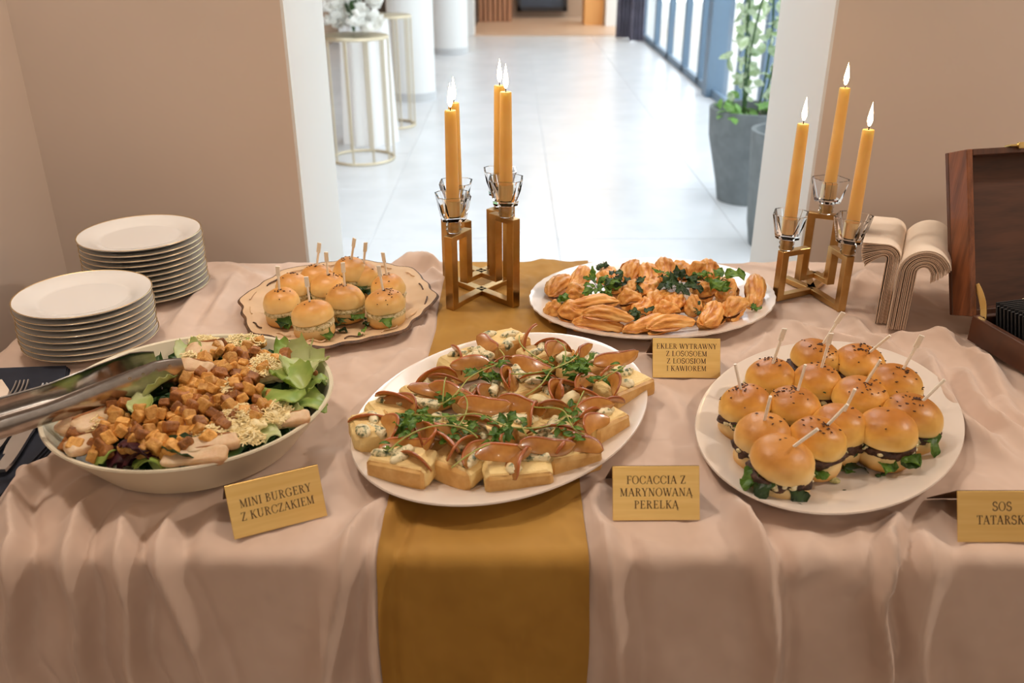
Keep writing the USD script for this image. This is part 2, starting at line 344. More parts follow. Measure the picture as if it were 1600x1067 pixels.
for i in range(len(ys) - 1):
    y0, y1 = ys[i], ys[i + 1]
    w = thing(f'window_{i + 1}', f'slate-blue framed full-height window {"nearest the planters" if i < 4 else "further down the corridor"}', None, kind='structure')
    fr = [bx(WX, WX + .07, y0, y0 + .07, 0, 2.9), bx(WX, WX + .045, y1 - .02, y1, 0, 2.9), bx(WX, WX + .045, y0, y1, 0, .07), bx(WX, WX + .045, y0, y1, 2.84, 2.95)]
    if i == 7: fr.append(bx(WX - .05, WX + .14, y0 - .06, y0 + .12, 0, 2.95))
    for m in fr: part(w, 'window_frame', m, M['frame_paint'], False)
    part(w, 'pane', bx(WX + .020, WX + .026, y0 + .05, y1 - .015, .06, 2.85), M['pane_glass'], False)
struct('wall_window_head', bx(WX - .02, WX + .2, YB + JD, 13.2, 2.9, 3.05), M['white_paint'])
struct('wall_window_end', bx(WX - .02, WX + .2, 12.7, 13.2, 0, 3.0), M['white_paint'])
struct('terrace', bx(WX + .2, 7.5, -2, 20, -.1, -.03), pm('terrace_stone', (196, 194, 188), (182, 180, 174), scale=2, rough_=.8, coords='position'), 'pale paved terrace outside the windows')
struct('lawn', bx(7.5, 40, -10, 45, -.1, -.02), pm('grass', (110, 150, 80), (86, 128, 60), scale=3, rough_=.9, coords='position'), 'green lawn beyond the terrace')
leafmat('hedge_leaf', (96, 142, 74), (60, 104, 50), .35)
leafmat('tree_leaf', (130, 170, 96), (84, 130, 64), .35)
pm('bark', (120, 98, 78), (90, 72, 56), scale=20, rough_=.9)
def leaf(l, w, cup=.12, bend=.2, n=5):
    s = np.linspace(0, 1, n); wid = w / 2 * np.sin(PI * np.clip(s, .02, .98)) ** .8; V = []
    for k in range(n):
        z = -bend * l * s[k] ** 2
        V += [(-wid[k], s[k] * l, z + cup * wid[k]), (0, s[k] * l, z), (wid[k], s[k] * l, z + cup * wid[k])]
    return np.array(V), gridf(n, 3)
def scatter(leafm, P, N, sc, r):
    ms = []
    for p, nrm in zip(P, N):
        nrm = nrm / (np.linalg.norm(nrm) + 1e-9); a = np.cross(nrm, r.normal(size=3)); a /= np.linalg.norm(a) + 1e-9
        ms.append(xf(leafm, frame(p, np.cross(a, nrm), a, nrm) @ S(sc * r.uniform(.7, 1.2))))
    return cat(ms)
def crown(c, rad, n, r, sc, leafm):
    d = r.normal(size=(n, 3)); d /= np.linalg.norm(d, axis=1)[:, None]
    P = np.array(c) + d * np.array(rad) * (r.uniform(.55, 1, n) ** .5)[:, None]
    return scatter(leafm, P, d + r.normal(size=(n, 3)) * .6 + [0, 0, .4], sc, r)
r2 = np.random.default_rng(5)
for i in range(7):
    y = 3.5 + i * 4.2; x = 10.5 + r2.uniform(-1, 1)
    t = thing('garden_tree', 'leafy green tree in the garden outside the windows', 'tree', T(x, y, 0), group='garden trees outside the windows')
    part(t, 'trunk', tube([(0, 0, -.05), (.05, 0, 1.0), (0, .05, 2.2)], .09, 8), M['bark'])
    part(t, 'crown', crown((0, 0, 2.9), (1.7, 1.7, 1.6), 900, r2, 1.0, leaf(.28, .16)), M['tree_leaf'], False, kind='stuff')
for i in range(8):
    t = thing('garden_shrub', 'rounded green shrub along the lawn edge outside', 'shrub', T(8.2, 3 + i * 2.1, 0), group='garden shrubs along the lawn')
    part(t, 'stem', tube([(0, 0, -.04), (0, 0, .5)], .04, 6), M['bark'])
    part(t, 'foliage', crown((0, 0, .5), (.7, .9, .55), 500, r2, 1.0, leaf(.14, .08)), M['hedge_leaf'], False, kind='stuff')

# ------------------------------------------------------------------ corridor furniture
pm('brass_pale', (212, 200, 174), rough_=.45, metallic=1.0)
def stand(x, y, r, h, label, nb):
    t = thing('flower_stand', label, 'stand', T(x, y, 0))
    ring = lambda z: tube([(r * math.cos(a), r * math.sin(a), z) for a in np.linspace(0, 2 * PI, 49)], .009, 6)
    part(t, 'base_ring', ring(.009), M['brass_pale']); part(t, 'top_ring', ring(h - .012), M['brass_pale'])
    part(t, 'top_plate', lathe([(0, h - .012), (r, h - .012), (r, h), (0, h)], 48), M['brass_pale'])
    for i in range(nb):
        a = 2 * PI * i / nb + .2
        part(t, 'bar', tube([(r * math.cos(a), r * math.sin(a), .009), (r * math.cos(a), r * math.sin(a), h - .012)], .0065, 6), M['brass_pale'])
    return t
S1 = at(567, 248, 0); S2 = at(614, 196, 0)
stand(S1[0], S1[1], .205, .77, 'front gold wire flower stand with a vase of white flowers on it', 10)
stand(S2[0], S2[1], .17, .80, 'second gold wire flower stand, behind and right of the front one', 10)
pm('white_cloth', (238, 236, 234), rough_=.9)
DC = at(585, 196, 0)
aa = np.linspace(0, 2 * PI, 72, endpoint=False); zz = np.linspace(.0, .82, 14)
V = np.array([[(.15 + .02 * math.sin(9 * a) * (1 - .5 * z) + .03 * (1 - z)) * math.cos(a), (.15 + .02 * math.sin(9 * a + .4) * (1 - .5 * z) + .03 * (1 - z)) * math.sin(a), z] for a in aa for z in zz])
t = thing('draped_pedestal', 'round pedestal under a white draped cloth behind the front flower stand', 'pedestal', T(-1.0, 6.27, 0))
part(t, 'drape', (V, grid(72, 14, True)), M['white_cloth']); part(t, 'top', lathe([(0, .80), (.13, .815), (.15, .81)], 40), M['white_cloth'])
part(t, 'base', lathe([(0, 0), (.14, 0), (.14, .03), (0, .03)], 40), M['brass'])
# vase of white flowers
v = thing('flower_vase', 'glass vase packed with white flowers on the front gold stand', 'vase', T(S1[0], S1[1], .77))
part(v, 'vase', lathe([(0, 0), (.09, 0), (.11, .05), (.12, .11), (.115, .11), (.105, .05), (.085, .012), (0, .012)], 32, 1, 1), M['pane_glass'])
leafmat('petal', (255, 254, 250), (248, 247, 243), .4); leafmat('stem_green', (76, 110, 62), (58, 90, 48), .25)
pet = leaf(.062, .058, .3, -.25)
for i in range(60):
    a = r2.uniform(0, 2 * PI); rr = .19 * math.sqrt(r2.uniform(0, 1)); p = np.array([rr * math.cos(a), rr * math.sin(a), .03 + (i % 9) * .036])
    ms = [xf(pet, T(*p) @ Rz(r2.uniform(0, 6)) @ Rx(r2.uniform(-.6, .6)) @ Rz(k * 2 * PI / 9) @ Rx(.2 + .5 * (k % 3))) for k in range(9)]
    part(v, 'bloom', cat(ms), M['petal'], False)
for i in range(8):
    a = r2.uniform(0, 2 * PI); part(v, 'stem', tube(spline([(0, 0, .02), (.05 * math.cos(a), .05 * math.sin(a), .2), (.14 * math.cos(a), .14 * math.sin(a), .45)], 8), .006, 5), M['stem_green'])
# planters
pm('planter_grey', (118, 124, 126), (106, 112, 114), scale=14, rough_=.75, bump=.1); pm('soil', (60, 46, 38), (44, 34, 28), scale=60, rough_=.95, bump=.5)
PT = at(1175, 322, 0); pr = .20
leafmat('vine_leaf', (128, 158, 108), (200, 214, 184), .3, scale=18); leafmat('vine_pale', (226, 236, 214), (180, 204, 150), .35, scale=24)
def planter(name, label, x, y, r0, r1, h):
    t = thing(name, label, 'planter', T(x, y, 0))
    part(t, 'pot', lathe([(0, 0), (r0, 0), (r0 * 1.12, h * .2), (r1 * .96, h * .7), (r1, h), (r1 - .02, h), (r1 - .03, h * .9), (0, h * .9)], 56), M['planter_grey'])
    part(t, 'soil', lathe([(r1 - .031, h * .905), (0, h * .925)], 32), M['soil']); return t
x0, y0 = PT[0] - .01, PT[1] + .14
planter('planter', 'tapered grey planter by the window with a climbing plant', x0, y0, .15, .235, .50)
pl = thing('climbing_plant', 'tall leafy plant with pale variegated leaves in the tapered grey planter', 'plant', T(x0, y0, .45))
for i in range(7):
    a = r2.uniform(0, 2 * PI); q = spline([(.06 * math.cos(a), .06 * math.sin(a), 0), (.1 * math.cos(a) + .02, .1 * math.sin(a), .4), (.16 * math.cos(a + .6) + .03, .16 * math.sin(a + .6), .8), (.2 * math.cos(a + .9) + .02, .2 * math.sin(a + .9), r2.uniform(.9, 1.3))], 24)
    part(pl, 'stem', tube(q, .006, 5), M['stem_green'])
    P = q[r2.integers(3, 24, 34)] + r2.normal(size=(34, 3)) * .035
    for k in range(34):
        nrm = r2.normal(size=3) + [0, -.5, .8]; nrm /= np.linalg.norm(nrm); ax = np.cross(nrm, r2.normal(size=3)); ax /= np.linalg.norm(ax)
        part(pl, 'leaf', xf(leaf(.062, .04), frame(P[k], np.cross(ax, nrm), ax, nrm) @ S(r2.uniform(.7, 1.3))), M['vine_pale' if r2.random() < .6 else 'vine_leaf'], False)
lv = thing('trailing_plant', 'low bright green plant at the rim of the tapered grey planter', 'plant', T(x0, y0, .46))
P = np.stack([r2.uniform(-.2, .08, 40), r2.uniform(-.2, .05, 40), r2.uniform(.0, .09, 40)], 1)
leafmat('bright_leaf', (140, 184, 100), (110, 160, 76), .35)
for k in range(40):
    nrm = r2.normal(size=3) * .6 + [0, -.2, 1]; nrm /= np.linalg.norm(nrm); ax = np.cross(nrm, r2.normal(size=3)); ax /= np.linalg.norm(ax)
    part(lv, 'leaf', xf(leaf(.06, .04), frame(P[k], np.cross(ax, nrm), ax, nrm)), M['bright_leaf'], False)
P2 = at(1187, 393, 0)
planter('planter', 'straight grey planter half hidden behind the right reveal', P2[0] + .13, P2[1] + .1, .155, .20, .54)
# ------------------------------------------------------------------ table and its cloths
Y0, Y1, TXL, TXR, RC = 0.745, 1.655, -0.80, 1.40, 0.014
DT = Y1 - Y0
tb = thing('buffet_table', 'long buffet table hidden under the pink linen cloth', 'table', T((TXL + TXR) / 2, (Y0 + Y1) / 2, 0))
pm('table_wood', (150, 120, 90), rough_=.5)
hw, hd = (TXR - TXL) / 2 - .01, DT / 2 - .012
part(tb, 'tabletop', boxm(2 * hw, 2 * hd, .03, (0, 0, TZ - .025), .003), M['table_wood'], False)
for sx in (-1, 1):
    for sy in (-1, 1): part(tb, 'leg', boxm(.05, .05, TZ - .04, (sx * (hw - .08), sy * (hd - .08), (TZ - .04) / 2)), M['table_wood'], False)
def st(px_, py_):
    p = at(px_, py_)
    if p[1] >= Y0: return (p[0], Y1 - p[1])
    p = aty(px_, py_, Y0 - .012); return (p[0], DT + TZ - p[2])
# folds: (pixel path used only to lay the line on the cloth, height, half width towards -s, towards +s)
FOLDS = [
 ([(120, 700), (60, 745), (20, 810), (8, 880), (20, 960), (55, 1067)], .016, .016, .011),
 ([(200, 755), (150, 790), (118, 850), (114, 900), (128, 980), (150, 1067)], .016, .018, .010),
 ([(225, 790), (196, 840), (190, 890), (205, 970), (232, 1067)], .017, .022, .010),
 ([(305, 775), (275, 815), (252, 868), (258, 910), (285, 960), (330, 1067)], .012, .012, .014),
 ([(350, 790), (330, 830), (318, 870)], .006, .02, .02),
 ([(160, 740), (120, 770), (95, 820)], .008, .02, .014),
 ([(620, 780), (575, 830), (538, 885), (522, 960), (508, 1067)], .020, .022, .016),
 ([(640, 770), (606, 830), (582, 880), (578, 960), (590, 1067)], .013, .012, .012),
 ([(925, 740), (938, 800), (952, 880), (960, 960), (968, 1067)], .014, .016, .016),
 ([(985, 690), (975, 760), (1000, 830), (1010, 900)], .006, .03, .03),
 ([(1135, 770), (1165, 830), (1198, 885), (1204, 950), (1200, 1067)], .020, .016, .012),
 ([(1250, 820), (1250, 870), (1232, 900), (1240, 1000)], .008, .02, .02),
 ([(1397, 800), (1392, 850), (1382, 900), (1378, 980), (1365, 1067)], .021, .014, .010),
 ([(1415, 800), (1440, 850), (1455, 900), (1450, 1067)], .009, .02, .02),
 ([(1330, 822), (1345, 870), (1340, 930)], .006, .03, .02),
 ([(1520, 740), (1560, 800), (1600, 850)], .006, .03, .03),
 # heaps round the napkins and the box
 ([(1395, 560), (1445, 532), (1495, 540), (1540, 585), (1590, 640)], .017, .018, .020),
 ([(1440, 545), (1452, 590), (1475, 640), (1520, 690), (1600, 740)], .018, .018, .018),
 ([(1500, 575), (1510, 610), (1545, 660), (1620, 710)], .016, .016, .016),
 ([(1560, 620), (1575, 650), (1640, 690)], .013, .02, .016),
 ([(1340, 500), (1350, 530), (1420, 560)], .012, .018, .016),
 ([(1250, 505), (1300, 530), (1370, 540)], .009, .014, .012),
 ([(1230, 500), (1255, 520), (1300, 560)], .007, .012, .012),
 ([(1200, 520), (1190, 540), (1150, 570)], .006, .012, .012),
 ([(1320, 470), (1345, 440), (1360, 425)], .012, .02, .018),
 ([(1540, 720), (1570, 690), (1620, 680)], .010, .03, .03),
 # back left and centre
 ([(690, 424), (664, 414), (636, 410), (612, 412)], .017, .014, .016),
 ([(700, 440), (684, 450), (660, 500), (640, 545)], .012, .018, .014),
 ([(668, 424), (684, 434), (698, 446)], .008, .010, .010),
 ([(330, 440), (300, 480), (262, 530)], .010, .018, .016),
 ([(372, 425), (350, 470), (320, 510)], .008, .02, .016),
 ([(340, 415), (390, 430), (420, 450)], .006, .02, .02),
 ([(640, 545), (600, 590), (560, 620)], .007, .016, .02),
 ([(560, 560), (540, 600)], .005, .02, .02),
 ([(1020, 600), (1050, 630), (1070, 700)], .006, .02, .02),
 ([(1080, 700), (1100, 740), (1130, 800)], .007, .018, .018),
 ([(560, 800), (540, 760), (520, 700)], .006, .02, .025),
 ([(30, 770), (60, 720), (100, 690)], .009, .016, .016),
]
FST = [(np.array([st(*q) for q in pth]), a, w0, w1) for pth, a, w0, w1 in FOLDS]
FST = [(spline(p, 14) if len(p) > 2 else p, a, w0, w1) for p, a, w0, w1 in FST]
def folds(s, t):
    h = np.zeros_like(s); G = np.zeros_like(s)
    for p, a, w0, w1 in FST:
        best = np.full(s.shape, 9.0); sg = np.ones(s.shape); al = np.zeros(s.shape); n = len(p) - 1
        m = (s > p[:, 0].min() - .09) & (s < p[:, 0].max() + .09) & (t > p[:, 1].min() - .09) & (t < p[:, 1].max() + .09)
        ss, tt = s[m], t[m]; b, g, l = best[m], sg[m], al[m]
        for i in range(n):
            d = p[i + 1] - p[i]; L2 = d @ d + 1e-12; u = np.clip(((ss - p[i, 0]) * d[0] + (tt - p[i, 1]) * d[1]) / L2, 0, 1)
            ex, ey = ss - p[i, 0] - u * d[0], tt - p[i, 1] - u * d[1]; q = np.hypot(ex, ey); k = q < b
            b = np.where(k, q, b); g = np.where(k, np.sign(ex * d[1] - ey * d[0]), g); l = np.where(k, (i + u) / n, l)
        w = np.where(g > 0, w1, w0) * .82
        run = p[-1, 1] > DT + .1
        taper = np.clip(l / .25, 0, 1) ** .8 * (1 if run else 1) * (np.clip((1 - l) / .25, 0, 1) ** .8 if not run else 1)
        gr = -.30 * a * taper * np.exp(-((ss * 0 + b - 2.1 * w) / (.8 * w)) ** 2) * (g > 0)
        G[m] = np.minimum(G[m], gr)
        h[m] = np.maximum(h[m], a * taper * np.exp(-(b / w) ** 1.6)) + .25 * np.minimum(h[m], a * taper * np.exp(-(b / w) ** 1.6))
    return h + np.maximum(G, -.005)
PADS = [(-.165, 1.47, .045), (-.20, 1.54, .045), (-.43, 1.37, .05), (-.30, 1.57, .04), (-.19, 1.36, .045), (-.42, 1.50, .04), (-.15, 1.42, .03), (-.253, .800, .050), (.16, .822, .052), (.255, 1.168, .052), (.53, .79, .052), (-.668, 1.276, .07), (-.659, 1.5, .07), (-.30, 1.424, .115), (-.06, 1.05, .10), (.03, 1.0, .11), (0, 1.1, .10), (.38, .95, .10), (.45, 1.06, .10), (.20, 1.42, .13), (.29, 1.43, .13), (-.405, .986, .125), (-.054, 1.468, .07), (-.06, 1.59, .05), (.54, 1.478, .06), (.576, 1.58, .035), (.66, 1.36, .045), (.64, 1.33, .03), (-.68, 1.0, .12)] + [(.73 + .05 * i + .02 * j, 1.26 - .05 * j + .01 * i, .02) for i in range(7) for j in range(5)]
def drape(s, t, off=0.0, seed=0, wav=1.0):
    """points of the cloth: s = x, t = length from the back edge of the table, over the front edge and down"""
    y = np.empty_like(s); z = np.empty_like(s); ny = np.zeros_like(s); nz = np.zeros_like(s)
    arc = RC * PI / 2; a = t < 0; b = (t >= 0) & (t <= DT - RC); c = (t > DT - RC) & (t <= DT - RC + arc); d = t > DT - RC + arc
    y[a] = Y1 + .002; z[a] = TZ + t[a]; ny[a] = 1
    y[b] = Y1 - t[b]; z[b] = TZ; nz[b] = 1
    near = np.abs(t) < .022; ang = np.clip(.5 - t[near] / .044, 0, 1) * PI / 2; ny[near] = np.sin(ang); nz[near] = np.cos(ang)
    th = (t[c] - DT + RC) / RC; y[c] = Y0 + RC - RC * np.sin(th); z[c] = TZ - RC + RC * np.cos(th); ny[c] = -np.sin(th); nz[c] = np.cos(th)
    e = t[d] - DT + RC - arc; y[d] = Y0 - .0; z[d] = TZ - RC - e; ny[d] = -1
    x = s.copy(); q = s < TXL; x[q] = TXL; z[q] -= (TXL - s[q])
    h = folds(s, t)
    P3 = np.stack([s * 1.0, t, 0 * s], -1)
    h = h * 1.55 + (meshkit.fbm(P3 * 14 + 5, 3, 11 + seed) - .35).clip(0) * .009 * wav + (meshkit.fbm(P3 * np.array([34, 16, 1.]) + 9, 3, 31 + seed) - .4).clip(0) * .007 * wav
    drop = np.clip((t - DT) / .25, 0, 1.5)
    h = h + drop * (.005 * (1 + np.sin(s * 21 + 1.3 * np.sin(s * 5))) + .010 * meshkit.fbm(P3 * np.array([9, 5, 1.]), 3, 77))
    if True:      # what stands on the cloth presses it flat
        yt = Y1 - t; lim = np.full(s.shape, .06)
        for (cx, cy, ra) in PADS: lim = np.minimum(lim, .0032 + .9 * np.clip(np.hypot(s - cx, yt - cy) - ra, 0, None))
        h = np.where(t < DT - .004, np.minimum(h, lim), h)
    h = h + off
    return np.stack([x, y + ny * h, z + nz * h], -1)
ts = np.r_[np.linspace(-.35, -.02, 10), np.arange(-.012, DT + .30, .0048), np.linspace(DT + .31, DT + .66, 16)]
ss = np.r_[np.linspace(-1.1, -.86, 8), np.arange(-.85, .95, .0046), np.linspace(.96, 1.42, 40)]
Sg, Tg = np.meshgrid(ss, ts, indexing='ij')
V = drape(Sg.ravel(), Tg.ravel()); F = gridf(len(ss), len(ts))[:, ::-1]
solo('tablecloth', (V, F), M['linen'], 'dusty pink linen tablecloth in soft folds hanging over the front edge of the table', 'tablecloth', smooth=True)
# the mustard runner lies over the cloth
ts2 = np.r_[np.linspace(-.3, -.02, 8), np.arange(-.012, DT + .30, .0045), np.linspace(DT + .31, DT + .6, 14)]
u = np.linspace(0, 1, 64)
Tq = np.repeat(ts2[None], 64, 0); tl_ = np.clip(ts2, 0, DT)
xl = np.interp(ts2, [0, .35, .6, DT, DT + .3], [-.125, -.128, -.130, -.143, -.139]); xr = np.interp(ts2, [0, .12, .3, .5, DT, DT + .3], [.15, .125, .09, .078, .082, .082])
xl = xl + .002 * np.sin(ts2 * 23); xr = xr + .002 * np.sin(ts2 * 19 + 1)
Sq = xl[None] + (xr - xl)[None] * u[:, None]
V = drape(Sq.ravel(), Tq.ravel(), .0032, 0, 1.0); F = gridf(64, len(ts2))[:, ::-1]
Vt_, Ft_ = V, F
solo('table_runner', (Vt_, Ft_), M['velvet'], 'mustard yellow table runner down the middle of the pink cloth', 'table runner', smooth=True)
ZC = TZ + .0045     # where things stand on the cloth

# ------------------------------------------------------------------ plates
def plate_mesh(r, h, n=64):
    p = [(0, .0), (r * .60, 0), (r * .62, -.0), (r * .66, .002), (r * .80, h * .55), (r * .985, h - .0025), (r, h - .001), (r * .995, h), (r * .97, h - .0008), (r * .80, h * .55 + .0035), (r * .68, .0055), (r * .62, .0042), (0, .0042)]
    return lathe(p, n)
def gilt_ring(r, h): return lathe([(r * .965, h - .0012), (r * .996, h + .00025), (r * .9995, h - .0006), (r * .965, h - .0014), (r * .965, h - .0012)], 64)
NTH = ['first', 'second', 'third', 'fourth', 'fifth', 'sixth', 'seventh', 'eighth', 'ninth', 'tenth', 'eleventh', 'twelfth', 'thirteenth', 'fourteenth', 'fifteenth', 'sixteenth', 'seventeenth', 'eighteenth']
ORD = ['bottom', 'second', 'third', 'fourth', 'fifth', 'sixth', 'seventh', 'eighth', 'ninth', 'tenth', 'eleventh']
proto = None
for (cx, cy, r, n, dz, nm) in [(-.668, 1.276, .1015, 8, .0100, 'front'), (-.659, 1.500, .1045, 11, .0096, 'rear')]:
    for k in range(n):
        j = rng.uniform(-.0012, .0012, 2)
        Mx = T(cx + j[0], cy + j[1], ZC + k * dz) @ Rz(rng.uniform(0, 6)) @ S(r / .1, r / .1, 1)
        pos = 'top' if k == n - 1 else 'bottom' if k == 0 else f'{ORD[k]} from the bottom'
        lab = f'white gold-rimmed dinner plate, {pos} plate of the {nm} stack'
        if proto is None:
            proto = thing('dinner_plate', lab, 'plate', Mx, group='stacked dinner plates')
            part(proto, 'plate', plate_mesh(.1, .0145), M['porcelain']); part(proto, 'gold_rim', gilt_ring(.1, .0145), M['gilt'])
        else: dup(proto, Mx, lab)

# ------------------------------------------------------------------ candle holders
pm('brass_dark', (176, 134, 72), (158, 116, 58), scale=30, rough_=.34, metallic=1.0)
def beam(A, B, w, up=(0, 0, 1)):
    A, B = np.array(A, float), np.array(B, float); d = B - A; L = np.linalg.norm(d); d = d / L
    upv = np.array(up, float) if abs(d[2]) < .9 else np.array([d[1] * 0 + 1, 0, 0.]); s = np.cross(d, upv); s /= np.linalg.norm(s)
    return xf(boxm(L, w[0], w[1], (0, 0, 0), .0008), frame((A + B) / 2, d, s, np.cross(d, s)))
def post(P, h, w, ang): return xf(boxm(w, w, h, (0, 0, h / 2), .0008), T(*P) @ Rz(ang))
def cup_mesh(o=.0280, i=.013, h=.046):
    def sq(s, c, z): k = s - c; return [(s, -k, z), (s, k, z), (k, s, z), (-k, s, z), (-s, k, z), (-s, -k, z), (-k, -s, z), (k, -s, z)]
    ri = [sq(.0125, .004, 0), sq(.0198, .007, .0035), sq(o, .009, h), sq(o - .0030, .008, h), sq(.0150, .006, .010)]
    V = [p for r in ri for p in r]; F = []
    for k in range(len(ri) - 1):
        for j in range(8):
            a, b = k * 8 + j, k * 8 + (j + 1) % 8; F += [(a, b, b + 8), (a, b + 8, a + 8)]
    n = len(V); V += [(0, 0, 0), (0, 0, .012)]
    for j in range(8): F += [(n, (j + 1) % 8, j), (n + 1, 32 + j, 32 + (j + 1) % 8)]
    return np.array(V), np.array(F)
def holder(label, ctr, arms, zu, w=.0165, extra=()):
    """a flat star on the table, a second one above it; each arm is a loop: outer post, crossbar, inner post down to the upper star"""
    t = thing('candle_holder', label, 'candle holder', T(*ctr)); o = np.array(ctr)[:2]
    part(t, 'star_base', cat([beam((0, 0, .005), (*(np.array(a[0]) - o), .005), (w, .010)) for a in arms] + [beam((0, 0, .005), (*(np.array(a) - o), .005), (w, .010)) for a in extra]), M['brass'], False)
    part(t, 'upper_star', cat([beam((0, 0, zu), (*(np.array(a[1]) - o), zu), (w, .009)) for a in arms if len(a) < 5]), M['brass'], False)
    for A in arms:
        a, b, h, cp_ = np.array(A[0]) - o, np.array(A[1]) - o, A[2], A[3]; ang = math.atan2(b[1] - a[1], b[0] - a[0]); zi = 0 if len(A) > 4 else zu - .004
        part(t, 'post', post((*a, 0), h, w, ang), M['brass'], False); part(t, 'post', post((*b, zi), h - zi, w, ang), M['brass'], False)
        part(t, 'crossbar', beam((*a, h - .005), (*b, h - .005), (w * .98, .0098)), M['brass'], False)
        L = T(cp_[0] - o[0], cp_[1] - o[1], h); rot = ang + PI / 4
        nk = part(t, 'neck', lathe([(0, 0), (.0115, 0), (.0135, .004), (.0115, .008), (.0135, .012), (.012, .017), (.010, .019), (0, .019)], 10), M['crystal'], False, 'faceted crystal neck', M=L @ Rz(rot))
        part(nk, 'ferrule', lathe([(0, .001), (.0085, .001), (.0085, .018), (0, .018)], 16), M['brass'], 30, M=L)
        cp = part(t, 'cup', cup_mesh(), M['crystal'], False, 'flared square crystal cup', M=L @ T(0, 0, .019) @ Rz(rot))
        part(cp, 'socket', lathe([(.0095, .011), (.0128, .011), (.0128, .036), (.0116, .036), (.0116, .014), (.0095, .014)], 20), M['gilt'], False, M=L @ T(0, 0, .019))
    return t
def candle(label, x, y, z, top):
    h = top - z
    t = thing('taper_candle', label, 'candle', T(x, y, z))
    part(t, 'wax', lathe([(0, 0), (.0113, 0), (.0113, .002), (.0094, h - .002), (.0086, h - .0004), (.0062, h), (.003, h - .001), (0, h - .0012)], 28), M['wax'])
    part(t, 'wick', tube([(0, 0, h - .002), (.0002, 0, h + .004), (.0008, .0003, h + .008)], .0008, 6), M['wick'])
    f = part(t, 'flame', lathe([(0, h + .004), (.0022, h + .006), (.0042, h + .012), (.0044, h + .017), (.0030, h + .027), (.0014, h + .036), (0, h + .043)], 18), M['flame'])
    return t
Z0 = ZC
CA = [('lit amber taper candle on the runner, the lower left one in front', (-.0985, 1.433), .132, (703, 172)), ('lit amber taper candle on the runner, the tall right one in front', (-.010, 1.437), .158, (792, 143)),
      ('lit amber taper candle mostly hidden behind the left front candle on the runner', (-.099, 1.530), .128, (707, 160)), ('lit amber taper candle half hidden behind the tall right front candle on the runner', (-.021, 1.528), .150, (781, 133)),
      ('lit amber taper candle on the left of the three beside the napkins', (.4765, 1.460), .092, (1252, 193)), ('lit amber taper candle right in front of the curled napkins', (.5665, 1.414), .100, (1349, 202)), ('tallest lit amber taper candle of the three beside the napkins', (.583, 1.589), .118, (1315, 137))]
holder('brass four-armed candle holder on the yellow runner', (-.055, 1.482, Z0), [((-.103, 1.412), (-.080, 1.449), CA[0][2], CA[0][1]), ((.002, 1.424), (-.028, 1.456), CA[1][2], CA[1][1]), ((-.118, 1.548), (-.083, 1.510), CA[2][2], CA[2][1]), ((-.006, 1.540), (-.034, 1.508), CA[3][2], CA[3][1])], .040)
holder('brass candle holder with one tall and two low frames beside the curled napkins', (.542, 1.488, Z0), [((.471, 1.452), (.512, 1.470), CA[4][2], CA[4][1]), ((.565, 1.404), (.556, 1.450), CA[5][2], CA[5][1]), ((.561, 1.597), (.604, 1.578), CA[6][2], CA[6][1], 1)], .036, .0145, [(.604, 1.578), (.510, 1.545)])
for lab, (x, y), h, tp in CA: candle(lab, x, y, Z0 + h + .031, aty(*tp, y)[2])

